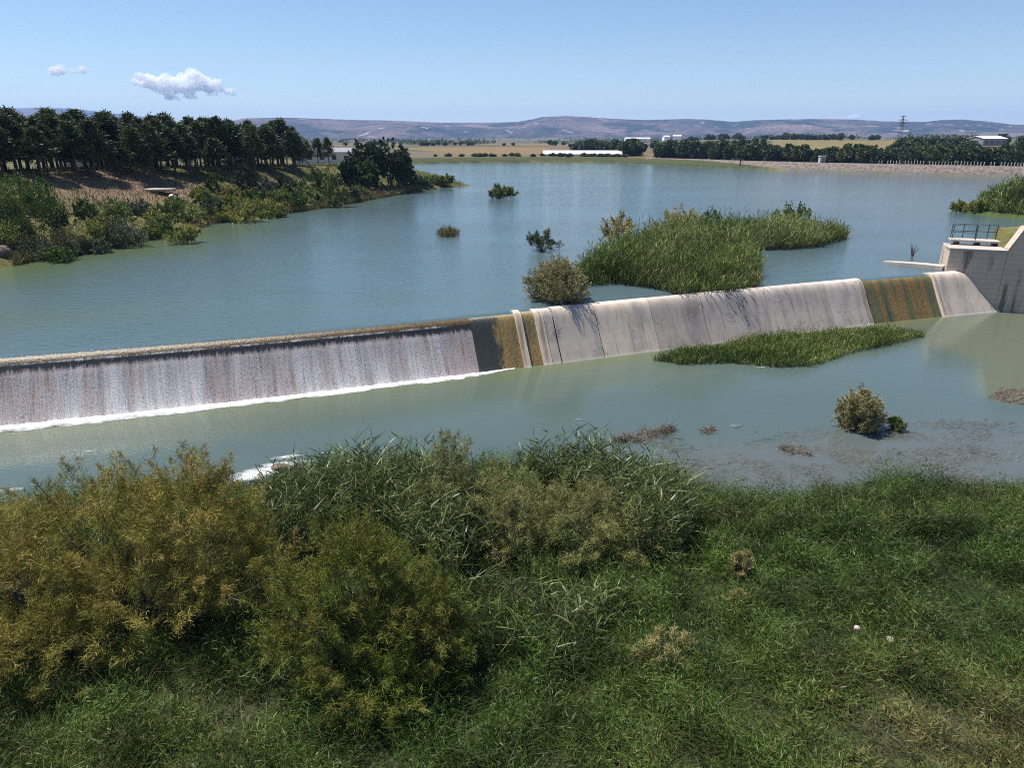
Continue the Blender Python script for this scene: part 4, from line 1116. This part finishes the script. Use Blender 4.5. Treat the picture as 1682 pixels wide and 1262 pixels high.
x, y, z = dam_at(1350, 4.8); vh = tag(empty('valve_house', (x, y, z)), 'small pale concrete cabin on the dam crest', 'cabin')
m_ = MB(); m_.box((0, 0, .85), (1.5, 1.5, 1.8)); m_.build('wall', M['cap'], vh)
m_ = MB(); m_.box((0, 0, 1.83), (1.8, 1.8, .16)); m_.build('roof', M['plaster'], vh)
m_ = MB(); m_.box((.1, -.76, .75), (.7, .06, 1.4)); m_.build('door', M['grey_wall'], vh)
x, y, z = dam_at(1217, .3); g_ = tag(empty('gauge_post', (x, y, -.3)), 'dark upright gauge post with a crosspiece at the foot of the dam', 'post')
m_ = MB(); m_.tube([(0, 0, 0), (0, 0, 2.7)], .17, 8); m_.build('mast', M['dark'], g_)
m_ = MB(); m_.box((.2, 0, 2.75), (1.7, .3, .22)); m_.build('crosspiece', M['brown_stone'], g_)

# pylon
x, y = far_pt(1478, 900); py = tag(empty('pylon', (x, y, gz(x, y) - 1)), 'steel lattice power pylon far behind the trees at the right', 'pylon')
m_ = MB(); hb = lambda z: 2.2 * (1 - z / 30) if z < 20 else .55
for sx in (-1, 1):
    for sy in (-1, 1): m_.tube([(sx * 2.2, sy * 2.2, 0), (sx * .75, sy * .75, 20), (sx * .25, sy * .25, 25)], .14, 4)
for i in range(9):
    z0, z1 = i * 2.5, i * 2.5 + 2.5; a, b = 2.2 - 1.45 * min(z0, 20) / 20, 2.2 - 1.45 * min(z1, 20) / 20
    for sx in (-1, 1):
        m_.tube([(sx * a, -a, z0), (-sx * b, -b, z1)], .08, 4); m_.tube([(sx * a, a, z0), (-sx * b, b, z1)], .08, 4)
        m_.tube([(-a, sx * a, z0), (-b, -sx * b, z1)], .08, 4); m_.tube([(a, sx * a, z0), (b, -sx * b, z1)], .08, 4)
m_.build('tower', M['steel'], py)
for z, l in ((17, 4.5), (20.5, 5.5), (24, 3.6)):
    m_ = MB(); m_.tube([(-l, 0, z), (0, 0, z + .7), (l, 0, z)], .16, 4); m_.tube([(-l, 0, z), (l, 0, z)], .16, 4); m_.build('crossarm', M['steel'], py)

# ------------------------------------------------------------------ far trees
def far_tree_mesh(seed, mat, tall=1.0, conical=False):
    r = np.random.default_rng(seed); h = 5.0
    lob = [((0, 0, h * .5), (1.5, 1.5, h * .42))]
    for q in range(7):
        a = r.uniform(0, 2 * pi); lob.append(((math.cos(a) * 1.2, math.sin(a) * 1.2, h * r.uniform(.22, .72)), (r.uniform(.6, 1.1),) * 2 + (h * r.uniform(.14, .24),)))
    me, tm = shrub_meshes(lob, 150, 14, .75, .55, mat, seed, plume=.7, spread=1.0, up=.3, leaf=True, twigs=4, twig_r=.06, zmin=-.9)
    me.name = 'far_tree'
    return me
M['far_dark'] = foliage('belt_leaf', [(.035, .055, .024), (.065, .09, .036), (.10, .125, .05)], patch=.5, ovar=True)
M['far_green'] = foliage('belt_leaf_green', [(.05, .075, .024), (.085, .115, .034), (.13, .15, .055)], patch=.5, ovar=True)
FT = [far_tree_mesh(300, M['far_dark']), far_tree_mesh(301, M['far_dark']), far_tree_mesh(302, M['far_green']), far_tree_mesh(303, M['far_green'])]
nft = 0
def ftree(x, y, h, vi, label, group, wide=1.0, name='far_tree'):
    global nft
    o = tag(link(name, FT[vi], None, (x, y, gz(x, y) - .2)), label, 'tree', group)
    s = h / 5.0; o.scale = (1.25 * s * wide * random.uniform(.85, 1.2), 1.25 * s * wide * random.uniform(.85, 1.2), s); o.rotation_euler = (0, 0, random.uniform(0, 6.28)); nft += 1
    return o
# belt behind the dam
for i in range(140):
    X = 1010 + (1700 - 1010) * (i + random.random()) / 140
    x, y, z = dam_at(max(X, 1052), 9 + random.choice([1, 4, 8, 12]) + random.uniform(0, 3))
    if X < 1052: x, y = far_pt(X, 292 + random.uniform(0, 18))
    hgt = (20 + random.uniform(0, 7)) * math.hypot(x, y) / FPX
    ftree(x, y, hgt, random.choice([0, 0, 1, 1, 2]), 'dark tree in the dense belt behind the stone dam', 'trees of the belt behind the dam', .8, 'belt_tree')
# grove rising at the right
for i in range(40):
    X = random.uniform(1465, 1600); r_ = random.uniform(235, 400)
    x, y = far_pt(X, r_); ftree(x, y, random.uniform(4, 6.5), random.choice([2, 3, 0]), 'green tree in the grove on the rise below the pylon', 'trees of the grove below the pylon', 1.0, 'grove_tree')
for i in range(22):
    X = random.choice([random.uniform(1640, 1700), random.uniform(1560, 1700)]); r_ = random.uniform(300, 420)
    x, y = far_pt(X, r_)
    if 1590 < X < 1652 and r_ < 445: r_ = 470; x, y = far_pt(X, r_)
    ftree(x, y, random.uniform(4, 6), random.choice([0, 1, 3]), 'dark tree around the white roofed barn', 'trees around the white roofed barn')
# shore scrub by the greenhouse and the clump behind it
for i in range(60):
    X = 700 + 330 * random.random() ** .6; x, y = far_pt(X, 281.5 + random.uniform(0, 6))
    ftree(x, y, random.uniform(.9, 1.5), random.choice([2, 3, 2]), 'low green shrub on the far shore in front of the greenhouse', 'shrubs on the far shore by the greenhouse', 1.6, 'shore_bush')
for i in range(28):
    X = random.uniform(945, 1015); x, y = far_pt(X, random.uniform(345, 430))
    ftree(x, y, random.uniform(4.0, 6.5), random.choice([0, 1, 0]), 'dark tree in the clump behind the greenhouse', 'trees of the clump behind the greenhouse', 1.2)
# hedgerows of the plain
for X0, X1, r0, r1, n, h0, h1 in [(560, 960, 640, 700, 26, 2, 5), (1130, 1460, 640, 720, 30, 3, 6), (1040, 1180, 420, 600, 12, 2.5, 4.5), (1180, 1280, 430, 560, 8, 2, 3.4)]:
    for i in range(n):
        x, y = far_pt(random.uniform(X0, X1), random.uniform(r0, r1))
        ftree(x, y, random.uniform(h0, h1), random.choice([0, 1, 2]), 'small dark tree or bush in the hedgerows of the far plain', 'hedgerow trees of the far plain', 1.3)
def far_woods():
    n = 2600; r = np.random.default_rng(77)
    X = r.uniform(-100, 1800, n); R = 760 * (2300 / 760) ** r.random(n)
    keep = vnoise(X / 60, R / 160, 3) > .52
    X, R = X[keep], R[keep]; a = np.arctan((X - 841) / FPX * cp); x, y = R * np.sin(a), R * np.cos(a); z = ground_z(x, y)
    k = 26; P = np.repeat(np.stack([x, y, z + 1.5], -1), k, 0) + r.normal(size=(len(x) * k, 3)) * [2.6, 2.6, 1.3]
    me = fmesh('far_woods', [leafs(P, unit(r.normal(size=P.shape)), r.uniform(1.4, 2.6, len(P)), r.uniform(1, 2, len(P)), r)], M['far_dark'])
    tag(link('far_woods', me), kind='stuff')
far_woods()

# ------------------------------------------------------------------ grass and reeds
def scatter(poly, n, r):
    P = np.array(poly); lo, hi = P.min(0), P.max(0); out = []
    m = 0
    while m < n:
        q = r.uniform(lo, hi, size=(n, 2)); q = q[sdist(q, poly) < 0]; out.append(q); m += len(q)
    return np.vstack(out)[:n]

def near_grass():
    r = np.random.default_rng(5)
    poly = [(-17, 9), (-12, 7.2), (12, 7.2), (17, 9), (26, 21.5), (26, 24), (-19, 24), (-19, 14)]
    q = scatter(poly, 260000, r)
    d = sdist(q, LO)
    vis = (q[:, 0] > -(q[:, 1] * .86 + 6)) & (q[:, 0] < (q[:, 1] * .86 + 6))
    q = q[(d > -.35) & vis]; d = sdist(q, LO)
    n1, n2, n3 = fbm(q[:, 0] / 2.2, q[:, 1] / 2.2, 6), fbm(q[:, 0] / 6, q[:, 1] / 6, 16), fbm(q[:, 0] / .8, q[:, 1] / .8, 26, 2)
    bare = np.exp(-(((q[:, 0] - 9.2) / 3.6) ** 2 + ((q[:, 1] - 10.0) / 1.5) ** 2))
    keep = r.random(len(q)) < np.clip(.35 + 1.6 * (n3 - .25), .3, 1)
    q, d, n1, n2, n3, bare = [a[keep] for a in (q, d, n1, n2, n3, bare)]
    n = len(q)
    h = (.08 + .42 * n1 + .48 * sstep(.35, .68, n3)) * (1 + .3 * sstep(5.5, .5, d) * (q[:, 0] > 3)) * (1 - .45 * bare) * r.uniform(.6, 1.35, n)
    z = ground_z(q[:, 0], q[:, 1]) - .04
    D = unit(np.array([0, 0, 1.0]) + r.normal(size=(n, 3)) * [.55, .55, .1])
    tint = np.clip(.12 + .7 * (n2 - .2) + .45 * bare + r.normal(size=n) * .24 + .3 * (n3 - .5), 0, 1)
    P = np.column_stack([q, z])
    v1, f1, rd1, tp1 = blades(P, D, h, r.uniform(.009, .024, n), r.uniform(.3, 1.4, n), 3, r)
    # short broad leaves all through the sward
    k = 2; n2_ = n * k; t = r.uniform(.3, 1.05, n2_)
    P2 = np.repeat(P, k, 0) + np.column_stack([r.normal(size=(n2_, 2)) * .10, np.repeat(h, k) * t])
    D2 = unit(r.normal(size=(n2_, 3)) * [1, 1, .6] + [0, 0, .45])
    v2, f2, rd2, tp2 = leafs(P2, D2, r.uniform(.07, .22, n2_), r.uniform(.010, .026, n2_), r)
    rd = np.concatenate([np.repeat(tint, 8), np.repeat(np.clip(np.repeat(tint, k) + r.normal(size=n2_) * .15, 0, 1), 4)])
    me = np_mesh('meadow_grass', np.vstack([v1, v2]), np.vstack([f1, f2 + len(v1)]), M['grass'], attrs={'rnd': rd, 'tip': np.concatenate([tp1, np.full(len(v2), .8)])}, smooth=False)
    tag(link('meadow_grass', me), kind='stuff')
near_grass()

def leafy_reeds(name, poly, n, h0, h1, seed, mat, base=None, k=9, leaf=.42, lw=.04):
    r = np.random.default_rng(seed)
    q = scatter(poly, n, r); h = r.uniform(h0, h1, n) * (.8 + .5 * fbm(q[:, 0] / 1.5, q[:, 1] / 1.5, seed))
    z = ground_z(q[:, 0], q[:, 1]); z = np.maximum(z, LOW - .1)
    D = unit(np.array([0, 0, 1.0]) + r.normal(size=(n, 3)) * [.13, .13, 0])
    P = np.column_stack([q, z])
    parts = [blades(P, D, h, np.full(n, .014), r.uniform(0, .15, n), 3, r)]
    t = np.tile(np.linspace(.25, 1, k), n) + r.normal(size=n * k) * .04
    Pl = np.repeat(P, k, 0) + np.repeat(D, k, 0) * (np.repeat(h, k) * t)[:, None]
    a = r.uniform(0, 2 * pi, n * k)
    Dl = unit(np.stack([np.cos(a), np.sin(a), r.uniform(.5, 1.6, n * k)], -1))
    parts.append(blades(Pl, Dl, leaf * r.uniform(.5, 1.3, n * k), lw * r.uniform(.6, 1.3, n * k), r.uniform(.2, .9, n * k), 3, r))
    tag(link(name, fmesh(name, parts, mat)), kind='stuff')
leafy_reeds('tall_reeds', [at(440, 880, -2), at(520, 840, -2.3), at(650, 815, -2.3), at(760, 815, -2.2), at(800, 920, -2), at(740, 1000, -2), at(640, 900, -2), at(450, 960, -2)], 1300, 1.0, 1.9, 91, M['reed'])
leafy_reeds('tall_reeds', [at(850, 810, -2.3), at(960, 800, -2.5), at(1080, 830, -2.5), at(1130, 880, -2.4), at(1110, 940, -2.2), at(1050, 960, -2.2), at(1000, 860, -2)], 900, .9, 1.8, 92, M['reed'])
leafy_reeds('tall_reeds', [at(1120, 825, -2.4), at(1270, 850, -2.4), at(1360, 822, -2.4), at(1520, 812, -2.4), at(1720, 825, -2.4), at(1720, 900, -2.2), at(1400, 900, -2.2), at(1150, 900, -2.2)], 2600, .35, .75, 93, M['grass'], k=7, leaf=.32, lw=.022)
leafy_reeds('tall_reeds', [at(760, 980, -2), at(960, 1010, -2), at(1040, 1000, -2), at(1000, 1060, -2), at(860, 1100, -2), at(770, 1060, -2)], 220, .5, .9, 94, M['reed'], k=6)
leafy_reeds('tall_reeds', [at(880, 1030, -2), at(980, 1060, -2), at(960, 1130, -2), at(900, 1120, -2)], 40, .6, .9, 95, M['reed'], k=7, lw=.03)

def reed_bed(name, poly, n, h0, h1, z, seed, mat, wd=.045, hvar=.75, fall=.55):
    r = np.random.default_rng(seed)
    q = scatter(poly, n, r); d = -sdist(q, poly)
    z = np.full(n, float(z)) if z is not None else ground_z(q[:, 0], q[:, 1])
    hn = sstep(.2, .8, fbm(q[:, 0] / 1.3, q[:, 1] / 1.3, seed, 3))
    h = r.uniform(h0, h1, n) * (1 - hvar / 2 + hvar * hn) * (fall + (1 - fall) * sstep(0, 1.6, d))
    D = unit(np.array([0, 0, 1.0]) + r.normal(size=(n, 3)) * [.22, .22, 0])
    v, f, rd, tp = blades(np.column_stack([q, z - .1]), D, h * .92, wd * r.uniform(.6, 1.7, n), r.uniform(.0, .6, n), 3, r)
    tint = np.clip(1.5 * (fbm(q[:, 0] / 3, q[:, 1] / 3, seed + 3) - .2) + r.normal(size=n) * .2, 0, .9); tint = np.where(r.random(n) < .09, 1.0, tint)
    k = 2; n2 = n * k; t = r.uniform(.25, 1.0, n2)
    P2 = np.repeat(np.column_stack([q, z - .1]), k, 0) + np.repeat(D, k, 0) * (np.repeat(h, k) * t)[:, None] + r.normal(size=(n2, 3)) * [.08, .08, .03]
    D2 = unit(r.normal(size=(n2, 3)) * [.55, .55, .4] + [0, 0, 1.0])
    v2, f2, _, _ = leafs(P2, D2, wd * r.uniform(5, 12, n2), wd * r.uniform(.6, 1.3, n2), r)
    rd = np.concatenate([np.repeat(tint, 8), np.repeat(np.clip(np.repeat(tint, k) + r.normal(size=n2) * .12, 0, 1), 4)])
    me = np_mesh(name, np.vstack([v, v2]), np.vstack([f, f2 + len(v)]), mat, attrs={'rnd': rd, 'tip': np.concatenate([tp, np.repeat(t, 4)])}, smooth=False)
    tag(link(name, me), kind='stuff')
I0 = [at(X, Y, 0) for X, Y in [(948, 452), (950, 472), (1010, 468), (1070, 474), (1110, 486), (1205, 480), (1248, 472), (1245, 440), (1232, 412), (1290, 411), (1345, 406), (1395, 391), (1375, 386), (1320, 385), (1200, 388), (1100, 392), (1040, 405), (985, 428)]]
reed_bed('island_reeds', I0, 26000, 1.3, 2.3, 0, 31, M['reed_isle'], .05)
reed_bed('shore_reeds', [at(X, Y, 0) for X, Y in [(1590, 349), (1682, 357), (1760, 360), (1760, 330), (1660, 338), (1610, 344)]], 7000, 1.0, 1.9, 0, 32, M['reed_isle'], .07)
reed_bed('shore_reeds', [at(1600, 350, 0), at(1700, 359, 0), (66, 66), (84, 72), (88, 92), at(1690, 336, 0), at(1610, 342, 0)], 22000, 1.0, 2.2, None, 36, M['reed_isle'], .09)
reed_bed('pool_reeds', [at(X, Y, LOW) for X, Y in [(1070, 592), (1130, 580), (1250, 562), (1360, 553), (1470, 546), (1520, 552), (1470, 566), (1400, 580), (1330, 603), (1270, 604), (1200, 597), (1120, 600)]], 13000, .5, 1.0, LOW, 33, M['reed_isle'], .03)
reed_bed('lake_tuft', [at(X, Y, 0) for X, Y in [(718, 388), (735, 391), (756, 387), (750, 382), (722, 383)]], 420, .3, .75, 0, 34, M['bank_grass'], .05)
reed_bed('waterside_reeds', [at(X, Y, 0) for X, Y in [(20, 438), (70, 428), (150, 415), (240, 398), (240, 390), (160, 405), (70, 415), (20, 424)]], 4000, .5, 1.1, 0.05, 35, M['bank_grass'], .05)
reed_bed('waterside_reeds', [at(X, Y, 0) for X, Y in [(340, 370), (470, 352), (560, 338), (690, 314), (690, 309), (560, 331), (470, 345), (340, 362)]], 6000, .5, 1.2, 0.05, 37, M['bank_grass'], .07)

def bank_grass():
    r = np.random.default_rng(50)
    poly = [A_(-150, 480), A_(0, 436), A_(120, 414), A_(300, 382), A_(420, 357), A_(560, 334), A_(690, 311), A_(765, 305), (-24, 160), (-40, 150), (-60, 110), (-72, 85), (-70, 60)]
    q = scatter(poly, 34000, r)
    n1 = fbm(q[:, 0] / 6, q[:, 1] / 6, 61); d = sdist(q, UP)
    keep = (r.random(len(q)) < np.clip(1.3 - d / 22, .25, 1) * sstep(.3, .55, n1 + .12)) & (d > -.2)
    q = q[keep]; n = len(q)
    z = ground_z(q[:, 0], q[:, 1]) - .03
    D = unit(np.array([0, 0, 1.0]) + r.normal(size=(n, 3)) * [.35, .35, 0])
    h = r.uniform(.25, .75, n) * (.6 + .8 * fbm(q[:, 0] / 3, q[:, 1] / 3, 62))
    part = blades(np.column_stack([q, z]), D, h, r.uniform(.06, .13, n), r.uniform(.1, .6, n), 2, r)
    v, f, rd, tp = part
    tint = np.clip(fbm(q[:, 0] / 5, q[:, 1] / 5, 63) * 1.2 - .1 + r.normal(size=n) * .15, 0, 1)
    tag(link('bank_grass', np_mesh('bank_grass', v, f, M['bank_grass'], attrs={'rnd': np.repeat(tint, 6), 'tip': tp}, smooth=False)), kind='stuff')
bank_grass()

def floating_weed():
    r = np.random.default_rng(70)
    def lay(poly, n, l0, l1, wd, tilt, seed, th):
        q = scatter(poly, n, r); q = q[fbm(q[:, 0] / 1.6, q[:, 1] / 1.1, seed) > th + .22 * np.exp(sdist(q, poly) / .9)]; n = len(q)
        a = r.normal(.15, .7, n)
        D = unit(np.stack([np.cos(a), np.sin(a), np.abs(r.normal(size=n)) * tilt], -1))
        return blades(np.column_stack([q, np.full(n, LOW + .004)]), D, r.uniform(l0, l1, n), wd * r.uniform(.6, 1.5, n), r.uniform(-.2, .2, n), 2, r)
    A1 = [at(X, Y, LOW) for X, Y in [(1190, 725), (1320, 705), (1500, 690), (1690, 690), (1720, 800), (1500, 800), (1350, 810), (1280, 835), (1180, 810), (1060, 790), (1100, 745)]]
    A2 = [at(X, Y, LOW) for X, Y in [(980, 745), (1050, 705), (1200, 690), (1300, 700), (1150, 760), (1080, 790), (960, 775)]]
    A3 = [at(X, Y, LOW) for X, Y in [(440, 790), (520, 735), (720, 735), (960, 760), (900, 790), (600, 770)]]
    A4 = [at(X, Y, LOW) for X, Y in [(1620, 655), (1640, 640), (1720, 640), (1720, 668), (1660, 664)]]
    P = [lay(A1, 7000, .10, .45, .010, .06, 3, .46), lay(A1, 9000, .06, .24, .009, 1.2, 4, .42), lay(A2, 2200, .12, .45, .016, .15, 5, .5), lay(A3, 2000, .1, .35, .016, .8, 6, .5), lay(A4, 1500, .1, .4, .02, .5, 7, .2)]
    tag(link('floating_weed', fmesh('floating_weed', P, M['weed'])), kind='stuff')
floating_weed()
def drift(label, pts, wid, n, seed, hgt):
    r = np.random.default_rng(seed)
    P = np.array([at(X, Y, LOW) for X, Y in pts]); t = r.random(n) * (len(P) - 1); i = t.astype(int); fr = (t - i)[:, None]
    q = P[i] * (1 - fr) + P[np.minimum(i + 1, len(P) - 1)] * fr + r.normal(size=(n, 2)) * wid * np.sin(pi * t / (len(P) - 1) + .15)[:, None]
    c = P.mean(0)
    D = unit(r.normal(size=(n, 3)) * [1, 1, .5] + [0, 0, .35])
    v, f, rd, tp = blades(np.column_stack([q - c, r.random(n) ** 2 * hgt * .5 - .03]), D, r.uniform(.15, .4, n), r.uniform(.012, .028, n), r.uniform(0, .4, n), 2, r)
    o = link('brush_drift', np_mesh('brush_drift', v, f, M['weed'], attrs={'rnd': rd, 'tip': tp}, smooth=False), None, (c[0], c[1], LOW))
    tag(o, label, 'driftwood')
drift('long low heap of brown brush lying in the pool right of the near reeds', [(1010, 727), (1045, 722), (1085, 712), (1105, 706)], .22, 1500, 5, .5)
drift('small tuft of grey brush in the pool right of the long brush heap', [(1155, 712), (1172, 706)], .12, 260, 6, .3)
drift('reddish brush clump among the floating weed', [(1285, 738), (1305, 742), (1330, 748)], .2, 420, 7, .35)

# ------------------------------------------------------------------ stones
def rock(name, label, x, y, z, size, mat, seed, cat='rock', group=None):
    r = np.random.default_rng(seed); import bmesh
    bm = bmesh.new(); bmesh.ops.create_icosphere(bm, subdivisions=3, radius=1)
    for v in bm.verts:
        p = np.array(v.co); n = .75 + .5 * float(fbm(np.array([p[0] * 1.4 + seed]), np.array([p[1] * 1.4 + p[2] * 1.7]), seed)[0])
        q = p * n; q = np.sign(q) * np.abs(q) ** .8
        v.co = q * np.array(size) / 2
    me = bpy.data.meshes.new(name); bm.to_mesh(me); bm.free(); me.materials.append(mat)
    o = link(name, me, None, (x, y, z + size[2] * .22)); o.rotation_euler = (0, 0, r.uniform(0, 3))
    return tag(o, label, cat, group)
def rk(name, label, X, Y, wpx, hpx, mat, seed):
    x, y, g = gat(X, Y); k = mpp(x, y, g); return rock(name, label, x, y, g, (wpx * k, wpx * k * .8, hpx * k * 1.2), mat, seed)
rk('boulder', 'white boulder at the waterline below the broadleaf trees', 508, 342, 12, 8, M['stone'], 1)
rk('boulder', 'pale broken block beside the concrete ledge on the brown slope', 285, 330, 13, 12, M['stone'], 2)
rk('boulder', 'brown block at the left edge of the lake shore', 6, 422, 26, 20, M['brown_stone'], 3)
x, y = at(462, 772, LOW); rock('rock', 'brown rock standing in the white water of the outflow', x, y, LOW, (.8, .45, .3), M['brown_stone'], 4)
x, y = at(500, 783, LOW); rock('rock', 'low dark rock right of the white water', x, y, LOW, (1.1, .8, .45), M['brown_stone'], 9)
x, y, g = gat(1404, 1052); rock('stone', 'small round white stone in the foreground grass', x, y, g + .26, (.13, .11, .12), M['cap'], 5, 'stone')
x, y, g = gat(1459, 1067); rock('stone', 'flat white stone right of the small round one in the grass', x, y, g + .22, (.2, .13, .1), M['stone'], 6, 'stone')
# concrete ledge on the slope
x, y, g = gat(262, 320); k = mpp(x, y, g)
m_ = MB(); m_.box((0, 0, .45), (44 * k, 1.5, .28), .12, .05); o = m_.build('concrete_ledge', M['cap'], None, .04); o.location = (x, y + .4, g)
tag(o, 'pale concrete ledge jutting out of the brown slope', 'ledge')

# ------------------------------------------------------------------ clouds
def cloud(label, X, Y, wpx, hpx, seed, puffs, dist=13000):
    b_ = -(Y - 631) / FPX; d_ = Vector(((X - 841) / FPX, cp + b_ * sp, -sp + b_ * cp)); d_ = d_ * (dist / math.hypot(d_.x, d_.y))
    a = math.atan2(d_.x, d_.y); x, y, z = d_.x, d_.y, H + d_.z
    k = dist / FPX; import bmesh
    bm = bmesh.new(); r = np.random.default_rng(seed)
    W_, H_ = wpx * k / 2, hpx * k / 2
    for (px, pz, pr) in puffs:
        for j in range(26):
            q = pr * r.uniform(.12, .5) if j else pr * .7
            off = unit(r.normal(size=3)) * pr * r.uniform(.3, .95) if j else np.zeros(3)
            mtx = __import__('mathutils').Matrix.Translation((px * W_ + off[0] * H_ * 1.25, off[1] * H_ * 1.3, pz * H_ + max(off[2], -.5) * H_ * .75)) @ __import__('mathutils').Matrix.Diagonal((q * H_ * 1.2, q * H_ * 1.3, q * H_ * .95, 1))
            bmesh.ops.create_icosphere(bm, subdivisions=2, radius=1, matrix=mtx)
    me = bpy.data.meshes.new('cloud'); bm.to_mesh(me); bm.free()
    me.materials.append(M['cloud']); me.polygons.foreach_set('use_smooth', [True] * len(me.polygons))
    o = link('cloud', me, None, (x, y, z)); o.rotation_euler = (0, 0, -a)
    md = o.modifiers.new('remesh', 'REMESH'); md.mode = 'VOXEL'; md.voxel_size = 16
    for sz, st in ((150, 130), (55, 60)):
        tx = bpy.data.textures.new('billow', 'CLOUDS'); tx.noise_scale = sz; tx.noise_depth = 3
        dm = o.modifiers.new('billow', 'DISPLACE'); dm.texture = tx; dm.strength = st; dm.mid_level = .55; dm.texture_coords = 'LOCAL'
    return tag(o, label, 'cloud')
m = bpy.data.materials.new('cloud_vapour'); m.use_nodes = True; nt = m.node_tree
for n_ in list(nt.nodes):
    if n_.type != 'OUTPUT_MATERIAL': nt.nodes.remove(n_)
pv = nt.nodes.new('ShaderNodeVolumePrincipled'); pv.inputs['Color'].default_value = (1, 1, 1, 1); pv.inputs['Anisotropy'].default_value = 0; pv.inputs['Density'].default_value = .014
nt.links.new(pv.outputs[0], nt.nodes['Material Output'].inputs['Volume'])
M['cloud'] = m
cloud('large white cumulus cloud high above the pines', 298, 138, 150, 42, 1, [(-.55, .1, .75), (-.15, .0, .8), (.25, .2, .85), (.5, -.05, .65), (.8, -.35, .4), (.1, -.75, .35), (-.2, -.8, .4), (-.95, -.1, .2), (.05, -.2, .7)])
cloud('small white cloud at the upper left', 106, 114, 54, 18, 2, [(-.5, -.1, .8), (-.1, .1, .8), (.3, -.2, .6), (.75, .1, .6)])
cloud('tiny pale cloud peeping over the right hand hills', 1408, 190, 30, 18, 3, [(-.4, -.4, .6), (.1, -.1, .8), (.4, .4, .6)])

# ------------------------------------------------------------------ haze
m = bpy.data.materials.new('haze_air'); m.use_nodes = True; nt = m.node_tree
for n_ in list(nt.nodes):
    if n_.type != 'OUTPUT_MATERIAL': nt.nodes.remove(n_)
pv = nt.nodes.new('ShaderNodeVolumePrincipled'); pv.inputs['Color'].default_value = (.34, .55, 1, 1); pv.inputs['Density'].default_value = 1.1e-4; pv.inputs['Anisotropy'].default_value = .1
nt.links.new(pv.outputs[0], nt.nodes['Material Output'].inputs['Volume'])
mb = MB(); mb.box((0, 0, 150), (18600, 18600, 310)); o = mb.build('haze', m); tag(o, kind='stuff')
